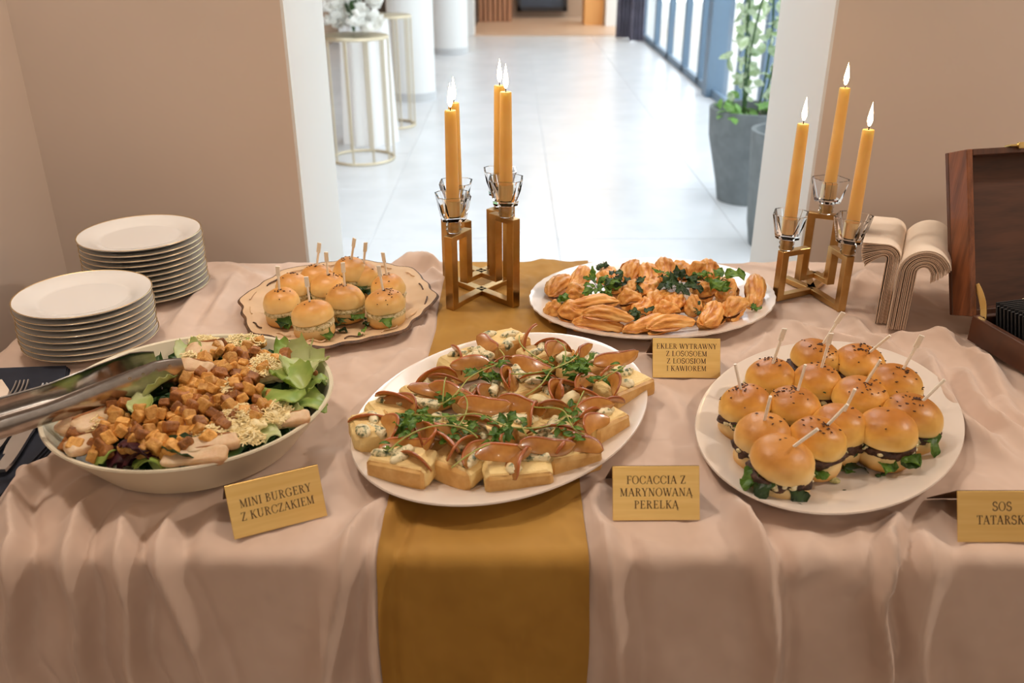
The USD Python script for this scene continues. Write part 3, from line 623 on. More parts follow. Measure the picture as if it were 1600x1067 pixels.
# ------------------------------------------------------------------ brass name cards
TH, THN = .125, .052
def stem(x, y0=0, y1=1, w=TH): return sbox(x - w / 2, y0, x + w / 2, y1)
def ser(x, y, l=.30, up=True): return sbox(x - l / 2, y if up else y - .045, x + l / 2, y + .045 if up else y)
def ln(x1, y1, x2, y2, w): return LineString([(x1, y1), (x2, y2)]).buffer(w / 2, cap_style='flat')
def ell(cx, cy, rx, ry): return affinity.scale(Point(cx, cy).buffer(1, 24), rx, ry)
def oring(cx, cy, rx, ry, tx=.11, ty=.045): return ell(cx, cy, rx, ry).difference(ell(cx, cy, rx - tx, ry - ty))
def bowl(x, cy, rx, ry): return oring(x, cy, rx, ry).intersection(sbox(x, -1, 2, 2))
def tick(x, y, d): return sbox(x - .03, min(y, y + d), x + .03, max(y, y + d))
def glyph(c):
    U = unary_union; clip = sbox(-1, 0, 3, 1)
    st_ = lambda x: [stem(x), ser(x, 0), ser(x, 1, up=False)]
    if c == 'I': return U(st_(.17)), .34
    if c == 'L': return U(st_(.19) + [sbox(.19, 0, .60, THN), tick(.58, 0, .24)]), .64
    if c in 'EF':
        g = st_(.19) + [sbox(.19, 1 - THN, .58, 1), tick(.56, 1, -.20), sbox(.19, .49, .46, .49 + THN), tick(.45, .41, .20)]
        if c == 'E': g += [sbox(.19, 0, .61, THN), tick(.59, 0, .22)]
        return U(g), .66 if c == 'E' else .60
    if c == 'T': return U([stem(.33), ser(.33, 0), sbox(.03, 1 - THN, .63, 1), tick(.05, 1, -.22), tick(.61, 1, -.22)]), .66
    if c == 'P': return U(st_(.19) + [bowl(.22, .745, .37, .255)]), .62
    if c == 'R': return U(st_(.19) + [bowl(.22, .755, .36, .245), ln(.36, .54, .62, 0, .12).intersection(clip), ser(.64, 0, .2)]), .74
    if c == 'B': return U(st_(.19) + [bowl(.22, .765, .33, .235), bowl(.22, .27, .39, .27)]), .66
    if c == 'O': return oring(.40, .5, .38, .52), .80
    if c in 'CG':
        g = oring(.40, .5, .38, .52).difference(sbox(.55, .30, 1, .74)); g = [g, tick(.66, .68, .24)]
        g += [stem(.63, .04, .42, .11), ser(.63, .42, .26, False)] if c == 'G' else []
        return U(g), .74 if c == 'C' else .80
    if c == 'S':
        a = np.linspace(.15 * PI, 1.5 * PI, 24); b = np.linspace(.5 * PI, -.85 * PI, 24)
        p = [(.30 + .21 * math.cos(k), .755 + .235 * math.sin(k)) for k in a] + [(.30 + .24 * math.cos(k), .26 + .25 * math.sin(k)) for k in b]
        return U([LineString(p).buffer(.052), tick(.49, .74, .22), tick(.06, .06, .22)]), .60
    if c == 'U': return U([stem(.17, .3, 1), ser(.17, 1, up=False), ser(.63, 1, .26, False), stem(.63, .3, 1, .055), oring(.385, .33, .275, .35, .11, .05).intersection(sbox(-1, -1, 2, .34))]), .80
    if c == 'K': return U(st_(.19) + [ln(.2, .42, .60, 1, .055).intersection(clip), ln(.34, .58, .62, 0, .125).intersection(clip), ser(.62, 1, .24, False), ser(.65, 0, .24)]), .74
    if c in 'A\u0104':
        g = [ln(.08, 0, .35, 1, .055), ln(.35, 1, .62, 0, .125), sbox(.18, .32, .52, .32 + THN), ser(.08, 0, .22), ser(.63, 0, .26)]
        g = [x.intersection(sbox(-1, 0, 2, 1.0)) for x in g]
        if c != 'A': g.append(LineString([(.66, .02), (.57, -.10), (.60, -.2), (.70, -.2)]).buffer(.032))
        return U(g), .72
    if c == 'V': return U([ln(.09, 1, .35, 0, .125), ln(.35, 0, .62, 1, .055)]).intersection(clip), .70
    if c == 'W': return U([x.intersection(clip) for x in [ln(.09, 1, .31, 0, .12), ln(.31, 0, .52, .95, .055), ln(.47, 1, .70, 0, .12), ln(.70, 0, .93, 1, .055)]] + [ser(.09, 1, .22, False), ser(.47, 1, .2, False), ser(.92, 1, .2, False)]), .98
    if c == 'Y': return U([x.intersection(clip) for x in [ln(.08, 1, .33, .45, .12), ln(.33, .45, .58, 1, .055)]] + [stem(.33, 0, .5), ser(.33, 0), ser(.08, 1, .24, False), ser(.58, 1, .2, False)]), .66
    if c == 'M': return U([x.intersection(clip) for x in [ln(.15, 0, .15, 1, .055), ln(.15, 1, .44, .05, .12), ln(.44, .05, .73, 1, .055), ln(.74, 0, .74, 1, .125)]] + [ser(.14, 0, .22), ser(.75, 0, .28), ser(.12, 1, .2, False), ser(.77, 1, .2, False)]), .90
    if c == 'N': return U([x.intersection(clip) for x in [ln(.15, 0, .15, 1, .055), ln(.15, 1, .62, 0, .12), ln(.63, 0, .63, 1, .055)]] + [ser(.14, 0, .22), ser(.12, 1, .2, False), ser(.64, 1, .22, False)]), .78
    if c == 'Z': return U([sbox(.05, 1 - THN, .56, 1), ln(.51, .98, .10, .02, .12).intersection(clip), sbox(.05, 0, .58, THN), tick(.07, 1, -.2), tick(.56, 0, .22)]), .63
    return None, .30
def text(s, h):
    x = 0; out = []
    for c in s:
        g, w = glyph(c)
        if g is not None: out.append(affinity.translate(g, x, 0))
        x += w + (.05 if g is not None else .05)
    return affinity.scale(unary_union(out), h, h, origin=(0, 0)), (x - .05) * h
def sign(label, A, B, hgt, lean, lines, th, lead, y0, tw=None, depth=.055):
    A, B = np.array(A), np.array(B); w = np.linalg.norm(B - A); xd = (B - A) / w; bk = np.array([-xd[1], xd[0], 0]); up = bk * math.sin(lean) + np.array([0, 0, 1]) * math.cos(lean)
    nrm = np.cross(xd, up); t = thing('name_card', label, 'sign', frame((A + B) / 2, xd, bk, np.array([0, 0, 1.])))
    fm = np.eye(4); fm[:3, 1] = (0, math.sin(lean), math.cos(lean)); fm[:3, 2] = np.cross((1, 0, 0), fm[:3, 1])
    part(t, 'front_panel', boxm(w, hgt, .0012, (0, hgt / 2, 0), .0004), M['sign_brass'], False, M=fm)
    ty, tz = hgt * math.sin(lean), hgt * math.cos(lean)
    part(t, 'back_panel', beam((0, ty + .0006, tz), (0, ty + depth, .001), (w, .0012)), M['sign_back'], False)
    gs = []
    for i, s in enumerate(lines):
        g, lw = text(s, th); k = 1.0
        gs.append(affinity.translate(g, -lw / 2, y0 - i * lead))
    allg = unary_union(gs)
    if tw: b = allg.bounds; allg = affinity.scale(allg, tw / (b[2] - b[0]), 1, origin=(0, 0))
    part(t, 'lettering', extr(allg, .0003, .0005), M['ink'], False, 'dark brown serif lettering', M=fm)
sign('brass name card reading MINI BURGERY Z KURCZAKIEM in front of the salad bowl', (-.299, .772, Z0), (-.207, .815, Z0), .0585, .46, ['MINI BURGERY', 'Z KURCZAKIEM'], .0092, .0142, .0315, .079)
sign('brass name card reading FOCACCIA Z MARYNOWANĄ PERELKĄ by the focaccia platter', (.112, .806, Z0), (.209, .807, Z0), .060, .46, ['FOCACCIA Z', 'MARYNOWANĄ', 'PERELKĄ'], .0090, .0137, .0405, .081)
sign('small brass name card reading EKLER WYTRAWNY at the front of the éclair platter', (.206, 1.152, Z0), (.305, 1.150, Z0), .058, .46, ['EKLER WYTRAWNY', 'Z LOSOSOEM', 'Z LOSOSIOM', 'I KAWIOREM'], .0075, .0108, .0425, .088)
sign('brass name card reading SOS TATARSKI near the bottom right corner', (.478, .768, Z0), (.574, .768, Z0), .0545, .46, ['SOS', 'TATARSKI'], .0095, .0145, .0335, .0545)
# ------------------------------------------------------------------ platters
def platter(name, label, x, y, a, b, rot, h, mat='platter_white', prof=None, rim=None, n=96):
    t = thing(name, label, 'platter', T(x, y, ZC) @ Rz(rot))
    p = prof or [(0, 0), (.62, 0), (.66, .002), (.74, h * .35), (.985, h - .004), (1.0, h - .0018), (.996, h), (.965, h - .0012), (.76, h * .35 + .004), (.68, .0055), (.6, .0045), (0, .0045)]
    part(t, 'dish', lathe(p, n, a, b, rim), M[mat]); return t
r3 = np.random.default_rng(21)
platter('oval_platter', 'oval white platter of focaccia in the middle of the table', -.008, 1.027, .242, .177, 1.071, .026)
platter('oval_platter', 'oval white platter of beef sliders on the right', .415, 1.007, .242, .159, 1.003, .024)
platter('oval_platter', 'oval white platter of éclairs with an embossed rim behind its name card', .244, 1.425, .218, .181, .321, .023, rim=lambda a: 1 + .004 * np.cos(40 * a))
pm('antique', (226, 192, 152), (216, 180, 138), scale=12, rough_=.45, bump=.05); pm('antique_edge', (120, 84, 54), (70, 48, 32), scale=90, rough_=.6)
sc = lambda a: 1 + .030 * np.cos(8 * a + .6) + .012 * np.cos(16 * a + 1.2) + .008 * np.cos(24 * a)
tr = platter('scalloped_platter', 'antique beige platter with a scalloped dark-edged rim holding chicken sliders', -.301, 1.424, .166, .196, .1, .018, 'antique',
        [(0, 0), (.66, 0), (.80, .006), (.985, .0135), (.992, .0155), (.975, .0165), (.95, .0148), (.93, .0155), (.90, .0138), (.80, .0095), (.70, .0052), (.6, .0045), (0, .0045)], sc, 160)
part(tr, 'edging', lathe([(.978, .0168), (.992, .0162), (1.003, .0140), (.990, .0122), (.978, .0168)], 160, .166, .196, sc), M['antique_edge'])
for k in range(16):
    a = 2 * PI * k / 16 + .25; rr = .90 * sc(np.array([a]))[0]
    part(tr, 'scroll_relief', tube(spline([(rr * .166 * math.cos(a + d), rr * .196 * math.sin(a + d) * q, .0150 + e) for d, q, e in ((-.10, 1.0, 0), (-.03, .97, .0008), (.04, 1.0, .0005), (.09, .96, 0))], 9), .0014, 5), M['antique_edge' if k % 3 == 0 else 'antique'])

# ------------------------------------------------------------------ sliders
zramp('bun_top', .033, .061, [(0, (247, 218, 154)), (.38, (241, 197, 120)), (.7, (224, 163, 83)), (1, (202, 136, 58))], vary=.08, rough_=.40, nscale=34, namp=.38, bump=.2, bscale=110)
zramp('bun_deep', .034, .066, [(0, (248, 214, 138)), (.35, (240, 190, 98)), (.7, (216, 152, 62)), (1, (186, 116, 40))], vary=.10, rough_=.38, nscale=34, namp=.42, bump=.2, bscale=110)
zramp('bun_base', 0, .022, [(0, (200, 140, 70)), (.4, (224, 172, 96)), (1, (240, 212, 152))], vary=.06, rough_=.5, nscale=50)
pm('seed', (84, 46, 22), (56, 30, 16), scale=200, rough_=.6)
pm('pick_wood', (255, 250, 238), (253, 245, 226), scale=60, rough_=.6, stretch=(1, 1, .1))
pm('chicken_spread', (236, 222, 180), ramp=[(.3, (96, 92, 48)), (.42, (214, 196, 140)), (.6, (244, 232, 196)), (.8, (206, 190, 140))], scale=260, rough_=.6, bump=.6, bscale=300)
pm('beef', (92, 58, 40), (52, 32, 24), scale=120, rough_=.5, bump=.8, bscale=220); pm('tartare_sauce', (240, 230, 190), ramp=[(.3, (150, 150, 80)), (.45, (232, 218, 168)), (.7, (246, 238, 206))], scale=180, rough_=.35, bump=.3)
leafmat('dark_leaf', (62, 92, 40), (34, 56, 24), .2); leafmat('fresh_leaf', (112, 150, 54), (72, 110, 38), .3); leafmat('herb_leaf', (122, 160, 56), (74, 116, 38), .3, scale=120)
def bun_top(r, h, seed):
    p = [(0, h)]
    for k in np.linspace(.08, 1, 14): a = k * PI / 2; p.append((r * math.sin(a) ** .86, h * .12 + h * .88 * math.cos(a) ** .9))
    p += [(r * .99, h * .06), (r * .93, 0), (r * .5, .001), (0, .001)]
    return rough(lathe(p[::-1], 36), .0018, 45, seed)
def bun_base(r, h, seed):
    p = [(0, 0), (r * .70, 0), (r * .90, h * .14), (r * .985, h * .45), (r * .97, h * .8), (r * .92, h), (0, h)]
    return rough(lathe(p, 36), .0014, 50, seed + 9)
def blobring(r, h, seed, amp=.004, n=44):
    p = [(0, -h * .5), (r * .9, -h * .5), (r * 1.02, -h * .2), (r * 1.04, h * .2), (r * .92, h * .5), (0, h * .5)]
    return rough(lathe(p, n), amp, 130, seed)
def rag_leaf(l, w, seed, n=9):
    r = np.random.default_rng(seed); s = np.linspace(0, 1, n); u = np.linspace(-1, 1, 7); S_, U_2 = np.meshgrid(s, u, indexing='ij')
    wd = w / 2 * np.sin(PI * np.clip(S_, .03, .97)) ** .6 * (1 + .25 * np.sin(S_ * 17 + seed) * np.abs(U_2))
    x = wd * U_2; y = l * S_; z = .18 * l * np.sin(S_ * 3.2 + seed) + .25 * w * (U_2 ** 2) * np.sin(S_ * 9 + seed * 2 + U_2 * 2) - .1 * l * S_ ** 2
    V = np.stack([x, y, z], -1).reshape(-1, 3); return V, gridf(n, 7)
def round_leaf(l, w, seed, n=7):
    s = np.linspace(0, 1, n); u = np.linspace(-1, 1, 5); S_, U_2 = np.meshgrid(s, u, indexing='ij'); wd = w / 2 * np.clip(np.sin(PI * S_ ** .75), .04, 1)
    z = .2 * w * U_2 ** 2 + .12 * l * np.sin(S_ * 3 + seed); return np.stack([wd * U_2, l * S_, z], -1).reshape(-1, 3), gridf(n, 5)
def pick_mesh(L, paddle=True):
    P = np.array([(0, 0, 0), (0, 0, L)]); m = [sweep(P, circ(6, .0020))]
    if paddle: m.append(boxm(.0070, .0022, .018, (0, 0, L + .007), .0005))
    return cat(m)
def slider(name, label, Mx, kind, r, seed, tilt=(0, 0), pick=True, plen=.05, ptilt=(.1, .1), seeds=26, leafs=1, group=None, paddle=True, pale=False):
    q = np.random.default_rng(seed); t = thing(name, label, 'mini burger', Mx, group)
    hb, ht = (.022, .031) if kind == 'chicken' else (.025, .032)
    part(t, 'bottom_bun', bun_base(r * .98, hb, seed), M['bun_base'], 50)
    L = T(0, 0, hb + (.0075 if kind == 'chicken' else .0105)) @ Rx(tilt[0]) @ Ry(tilt[1])
    if kind == 'chicken':
        part(t, 'chicken_filling', blobring(r * .95, .011, seed, .0035), M['chicken_spread'], 60, M=T(0, 0, hb + .002) @ Rx(tilt[0] * .5) @ Ry(tilt[1] * .5))
    else:
        part(t, 'beef_patty', blobring(r * .97, .015, seed, .008, 60), M['beef'], 60, M=T(0, 0, hb + .0025))
        bits = []
        for k in range(16):
            a = q.uniform(0, 6.3); s_ = q.uniform(.0018, .0046); bits.append(xf(rough((ico(1)[0] * s_ * np.array([1.2, 1, .8]), ico(1)[1]), .0012, 200, k), T(r * .95 * math.cos(a), r * .95 * math.sin(a), hb + q.uniform(.001, .006))))
        part(t, 'sauce', cat(bits), M['tartare_sauce'], 60, kind='stuff')
    for k in range(leafs):
        a = q.uniform(-2.8, -.3); part(t, 'salad_leaf', xf(rag_leaf(.034, .022, seed + k), T(.55 * r * math.cos(a), .55 * r * math.sin(a), hb + .006) @ Rz(a - PI / 2) @ Rx(-.35)), M['dark_leaf' if k % 2 else 'fresh_leaf'], False)
    B = part(t, 'top_bun', bun_top(r, ht, seed), M['bun_top' if kind == 'chicken' or pale else 'bun_deep'], 50, M=L)
    if seeds:
        ms = []
        ca = q.uniform(0, 6)
        for k in range(seeds):
            a = ca + q.normal() * 1.1; f = abs(q.normal()) * .36; f = min(f, .85); z = ht * .12 + ht * .88 * math.cos(f * PI / 2) ** .9; rr = r * math.sin(f * PI / 2) ** .86
            ms.append(xf((ico(0)[0] * np.array([.0024, .0010, .0008]), ico(0)[1]), L @ T(rr * math.cos(a), rr * math.sin(a), z + .0006) @ Rz(q.uniform(0, 3)) @ Ry(f * .8)))
        part(t, 'seeds', cat(ms), M['seed'], True, kind='stuff')
    if pick: part(t, 'pick', xf(pick_mesh(plen, paddle), L @ T(0, 0, ht * .7) @ Rx(ptilt[0]) @ Ry(ptilt[1]) @ Rz(q.uniform(-.6, .6))), M['pick_wood'], False)
    return t
ZP = ZC + .0052
CH = [  # pixel of the top bun, radius, pick, seeds, label
 ((440, 466), .0300, 1, 8, 'chicken slider at the left front of the scalloped platter, with a tall pick'),
 ((488.5, 486), .0335, 1, 3, 'smooth-topped chicken slider at the very front of the scalloped platter'),
 ((539, 461), .0320, 1, 16, 'chicken slider in the middle of the front row on the scalloped platter'),
 ((602, 468), .0330, 1, 26, 'seeded chicken slider at the right front of the scalloped platter'),
 ((456, 443), .0290, 0, 14, 'chicken slider without a visible pick behind the left front one'),
 ((495, 429), .0300, 1, 12, 'chicken slider at the back left of the scalloped platter'),
 ((513, 443), .0310, 1, 14, 'chicken slider in the centre of the scalloped platter'),
 ((547, 417), .0310, 1, 14, 'highest chicken slider at the back of the scalloped platter with green leaf'),
 ((568, 426), .0300, 1, 16, 'chicken slider at the back right of the scalloped platter'),
 ((606, 444), .0300, 1, 10, 'chicken slider behind the seeded right front one'),
]
tl = [(.10, -.05), (.02, -.14), (.03, .05), (.05, -.06), (0, .05), (0, 0), (0, 0), (.1, .1), (.1, 0), (0, 0)]
for i, (q, r, pk, sd, lab) in enumerate(CH):
    back = i in (7,); P = at(*q, ZP + .044 + (.012 if back else 0))
    slider('chicken_slider', lab, T(P[0], P[1], ZP + (.012 if back else 0)) @ Rz(rng.uniform(-.4, .4)), 'chicken', r, 40 + i, tl[i], pk, .036, (rng.uniform(-.1, .12), rng.uniform(-.1, .2)), sd, 2 if i in (0, 7, 8, 9) else 1)
BF = [
 ((1167, 627), .034, (-.05, -.30), (.05, 0), 40, 'seeded slider at the far left of the slider platter, tipped open to the left'),
 ((1205, 584), .033, (.15, -.1), (-.1, .25), 24, 'slider at the upper left of the slider platter with seeds along its crown'),
 ((1275, 554), .036, (.1, .1), (0, .30), 26, 'slider at the back left centre of the slider platter'),
 ((1344, 562), .035, (.25, .15), (0, .42), 26, 'slider at the back right centre of the slider platter'),
 ((1277, 592), .033, (.1, .05), (0, 0), 14, 'slider in the second row, dark basil leaf lying on its front'),
 ((1399, 594), .036, (.1, .15), (0, .1), 20, 'smooth slider at the right back of the slider platter'),
 ((1240, 630), .035, (.05, .05), (-.05, .08), 30, 'slider behind the pale left one, left of the platter centre'),
 ((1345, 614), .036, (.1, .0), (.1, .25), 22, 'round golden slider right of the centre of the slider platter'),
 ((1426, 643), .037, (.12, .12), (.1, .4), 24, 'slider at the far right edge of the slider platter'),
 ((1194, 673), .034, (.12, -.12), (.1, .15), 6, 'pale smooth slider second from the front on the left'),
 ((1312, 659), .034, (.15, .0), (.1, .12), 3, 'smooth slider in the middle of the slider platter above the leaves'),
 ((1387, 666), .036, (.08, -.05), (.1, .5), 2, 'smooth slider at the right front with sauce spilling out below'),
 ((1277, 680), .034, (.05, .22), (.1, .25), 18, 'slider with dark filling and seeded top directly behind the front one'),
 ((1222, 712), .037, (.16, .18), (.05, .45), 2, 'largest slider at the very front, open with beef filling showing'),
]
for i, (q, r, tlt, pt, sd, lab) in enumerate(BF):
    P = at(*q, ZP + .049); pk = i not in (11,)
    slider('beef_slider', lab, T(P[0], P[1], ZP) @ Rz(rng.uniform(-.25, .25)), 'beef', r, 80 + i, tlt, pk, .046, pt, sd, 4 if i in (0, 9, 11, 12, 13) else 2, paddle=i in (1, 2, 4, 5), pale=i in (9, 13))
# greens and crumbs on the slider platter, parsley on the scalloped one
def sprig(name, label, Mx, seed, n=14, l=.022, w=.012, spread=.022, mat='dark_leaf', grp=None, stemn=3, catn='herb'):
    q = np.random.default_rng(seed); t = thing(name, label, catn, Mx, grp)
    for k in range(stemn):
        a = q.uniform(0, 6.3); part(t, 'stem', tube(spline([(0, 0, .001), (.5 * spread * math.cos(a), .5 * spread * math.sin(a), .006), (spread * math.cos(a), spread * math.sin(a), .004)], 7), .0007, 5), M['stem_green'])
    for k in range(n):
        a = q.uniform(0, 6.3); d = spread * math.sqrt(q.uniform(0, 1)); part(t, 'leaf', xf(rag_leaf(l * q.uniform(.7, 1.2), w * q.uniform(.7, 1.2), seed * 3 + k, 6), T(d * math.cos(a) * .7, d * math.sin(a) * .7, .004 + q.uniform(0, .010)) @ Rz(a - PI / 2 + q.uniform(-.7, .7)) @ Rx(q.uniform(-.5, .5))), M[mat], False)
    return t
P = at(520, 515, ZP); sprig('parsley', 'dark green parsley tuft between the front sliders on the scalloped platter', T(P[0], P[1], ZP), 3, 22, .02, .012, .022)
P = at(585, 514, ZP); sprig('parsley', 'small dark parsley tuft left of the seeded right front slider', T(P[0], P[1] + .01, ZP), 4, 10, .016, .01, .014)
P = at(562, 531, ZP); sprig('parsley', 'single parsley scrap on the front rim of the scalloped platter', T(P[0], P[1], ZP + .006), 5, 3, .012, .01, .005, 'herb_leaf', stemn=1)
for i, (q, l, a, mt, lab) in enumerate([((1330, 715), .040, -1.9, 'dark_leaf', 'dark rocket leaf pointing right on the slider platter'), ((1318, 735), .042, -1.35, 'dark_leaf', 'long dark rocket leaf lying lowest on the slider platter'), ((1310, 722), .034, -2.6, 'fresh_leaf', 'fresh green rocket leaf beside the dark leaves on the slider platter'),
        ((1160, 712), .040, 1.35, 'dark_leaf', 'dark rocket leaf left of the front slider'), ((1160, 722), .038, 1.75, 'fresh_leaf', 'bright rocket leaf at the left edge of the front slider'), ((1280, 610), .034, .4, 'dark_leaf', 'dark basil leaf draped over the second-row slider'), ((1318, 577), .034, .8, 'dark_leaf', 'dark leaf tucked between the two back centre sliders')]):
    P = at(*q, ZP + (.045 if i == 5 else .03 if i == 6 else .004)); t = thing('rocket_leaf', lab, 'leaf', T(P[0], P[1], P[2]) @ Rz(a) @ Rx(-.1))
    part(t, 'blade', rag_leaf(l, .015, 31 + i), M[mt], False); part(t, 'stalk', tube([(0, -.012, .001), (0, 0, 0)], .0009, 5), M['stem_green'])
pm('crumb', (214, 200, 140), (150, 150, 80), scale=200, rough_=.6)
for i, (q, r) in enumerate([((1302, 752), .008), ((1332, 775), .0045), ((1345, 767), .003), ((1418, 756), .004), ((1320, 768), .003), ((1371, 744), .0035), ((1380, 742), .003), ((1286, 782), .0012), ((1435, 765), .0012), ((1422, 767), .001)]):
    P = at(*q, ZP); dk = i in (4, 5, 6, 7, 8, 9)
    solo('food_crumb', xf(rough((ico(2, r)[0] * np.array([1, .8, .45]), ico(2)[1]), r * .4, 1 / r * .7, i), T(P[0], P[1], ZP + r * .3)), M['dark_leaf' if dk else 'crumb'], 'tiny dark herb crumb on the slider platter' if dk else f'pale sauce crumb on the slider platter, {["largest one by the rocket", "below the rocket leaves", "right of the crumb below the rocket", "nearest the right rim"][i]}', 'crumb', 'dark herb crumbs' if dk else None, smooth=60)

# ------------------------------------------------------------------ éclairs
pm('choux', 0, ramp=[(.30, (196, 116, 46)), (.45, (228, 158, 76)), (.60, (240, 184, 106)), (.75, (250, 212, 146))], scale=9, stretch=(2.2, 12, 12), rough_=.38, bump=.35, bscale=20, vary=.10)
pm('salmon_cream', (240, 190, 140), (228, 150, 96), scale=90, rough_=.4, bump=.3)
def choux(l, r, seed, lo, hi):
    """half shell between the angles lo and hi round the length (x), with piped ridges"""
    n, m = 36, 31; u = np.linspace(-1, 1, n); th = np.linspace(lo, hi, m)
    U2, TH2 = np.meshgrid(np.sign(u) * np.abs(u) ** .8, th, indexing='ij'); pr = (1 - np.abs(U2) ** 3.0 * .999) ** .55
    rg = .085 * np.cos(8 * TH2 + 1.1 * np.sin(2.2 * U2 + seed)) + .05 * np.cos(3 * TH2 + seed + 2 * U2)
    rr = r * pr * (1 + rg + .07 * np.sin(U2 * 5 + seed))
    x = l / 2 * U2 + .002 * np.cos(2 * TH2 + seed); y = rr * np.cos(TH2); z = rr * np.sin(TH2) * .9 + .003 * np.sin(2.2 * U2 + seed)
    y = y + .004 * np.sin(1.7 * U2 + seed * 1.3); V = np.stack([x, y, z], -1).reshape(-1, 3)
    V = V + ((meshkit.fbm(V * 150 + seed * 5.1, 3, seed) - .5) * .0050)[:, None] * np.stack([0 * x, np.cos(TH2), np.sin(TH2)], -1).reshape(-1, 3)
    return V, gridf(n, m)[:, ::-1]
EP = []
for v, l in enumerate((.070, .075, .066, .048, .044)):
    EP.append((l, v))
EPR = {}
def eclair(label, A, B, z, v, roll=0.0, pitch=0.0, k=1.0):
    l = EP[v][0]; A, B = np.asarray(A), np.asarray(B); d = B - A; yaw = math.atan2(d[1], d[0]); c = (A + B) / 2; Ln = np.linalg.norm(d[:2])
    Mx = T(c[0], c[1], z) @ Rz(yaw) @ Ry(-pitch) @ Rx(roll) @ S(min(max(Ln / l, .75), 1.25), k, k)
    if v not in EPR:
        t = thing('eclair', label, 'éclair', Mx, group='savoury éclairs on the white platter'); EPR[v] = t
        part(t, 'lower_shell', choux(l, .0150 if v > 1 else .0128, 11 * v + 1, PI + .05, 2 * PI - .05), M['choux'], True)
        part(t, 'upper_shell', choux(l, .0158 if v > 1 else .0134, 11 * v + 2, -.16, PI + .16), M['choux'], True, M=T(0, .0008, .0018))
        part(t, 'filling', xf(rough((ico(2)[0] * np.array([l * .47, .0135, .0022]), ico(2)[1]), .0012, 150, v), T(0, 0, .0008)), M['salmon_cream'], 60)
        return t
    return dup(EPR[v], Mx, label)
def zp(q): return 800 + q[0] * .275 - 0, 380 + q[1] * .275
EC = [ # two ends in the crop of the photo, height, variant, pitch, label
 ((205, 320), (325, 185), .018, 0, .10, 'éclair at the far left of the platter, leaning on the rim'),
 ((350, 262), (440, 118), .020, 1, .16, 'éclair second from the left in the back row'),
 ((548, 235), (568, 130), .022, 3, .15, 'short éclair third from the left in the back row'),
 ((672, 215), (690, 95), .026, 0, .30, 'tall upright éclair fourth from the left in the back row'),
 ((770, 245), (800, 125), .024, 2, .25, 'éclair fifth from the left in the back row'),
 ((878, 220), (885, 100), .026, 2, .30, 'éclair sixth from the left in the back row'),
 ((950, 200), (985, 115), .024, 3, .25, 'éclair seventh from the left in the back row'),
 ((1045, 195), (1070, 130), .023, 4, .22, 'éclair eighth from the left in the back row'),
 ((1112, 205), (1140, 115), .023, 2, .22, 'éclair last but one in the back row, behind the big parsley leaf'),
 ((1385, 345), (1355, 165), .022, 1, .22, 'large ridged éclair at the far right of the platter'),
 ((1180, 315), (1290, 205), .020, 2, .15, 'éclair left of the large one at the far right'),
 ((1040, 310), (1160, 250), .022, 3, .10, 'plump éclair right of centre below the dark leaves'),
 ((915, 385), (965, 275), .019, 3, .15, 'short éclair right of the platter centre'),
 ((1225, 440), (1310, 325), .020, 4, .10, 'chunky éclair at the right front next to the large one'),
 ((1060, 480), (1200, 365), .019, 2, .05, 'split éclair at the front right of the platter'),
 ((775, 495), (1030, 440), .020, 0, .0, 'large cracked éclair in the middle of the front edge'),
 ((640, 500), (880, 430), .018, 1, .0, 'éclair partly under the cracked front one'),
 ((395, 412), (690, 425), .032, 0, .0, 'long éclair on top of the front left pile'),
 ((280, 358), (610, 342), .032, 1, .0, 'long éclair at the back of the front left pile, greenish tip'),
 ((265, 405), (440, 402), .020, 3, .0, 'éclair at the left end of the front left pile'),
 ((345, 462), (645, 480), .016, 0, .0, 'éclair lying lowest at the front left'),
 ((310, 305), (440, 292), .020, 3, .05, 'éclair half hidden left of the parsley tuft'),
 ((805, 370), (880, 300), .021, 3, .1, 'éclair in the platter centre under the herbs'),
 ((985, 355), (1075, 390), .020, 4, .0, 'crumbly short éclair just right of the platter centre'),
 ((625, 350), (720, 325), .020, 4, .05, 'broken éclair piece left of the platter centre'),
 ((640, 265), (705, 300), .022, 4, .0, 'short éclair behind the broken piece, beside the parsley'),
 ((740, 310), (820, 240), .021, 3, .1, 'éclair at the centre back below the upright ones'),
 ((560, 300), (640, 270), .022, 3, .05, 'éclair under the right part of the big parsley tuft'),
 ((690, 400), (790, 360), .018, 2, .05, 'éclair in the dip just left of the platter centre'),
 ((860, 420), (900, 380), .018, 4, .0, 'small éclair between the cracked front one and the platter centre'),
 ((235, 410), (275, 390), .014, 4, .0, 'small éclair end at the left front rim'),
]
for a, b, h, v, pt, lab in EC:
    z = ZP + h; A, B = at(*zp(a), z), at(*zp(b), z)
    if pt > .1: B = A + (B - A) * .62
    eclair(lab, A, B, z + math.sin(pt) * .012, v, rng.uniform(-.35, .35), pt, 1.0 if v < 2 and pt < .05 else 1.15)
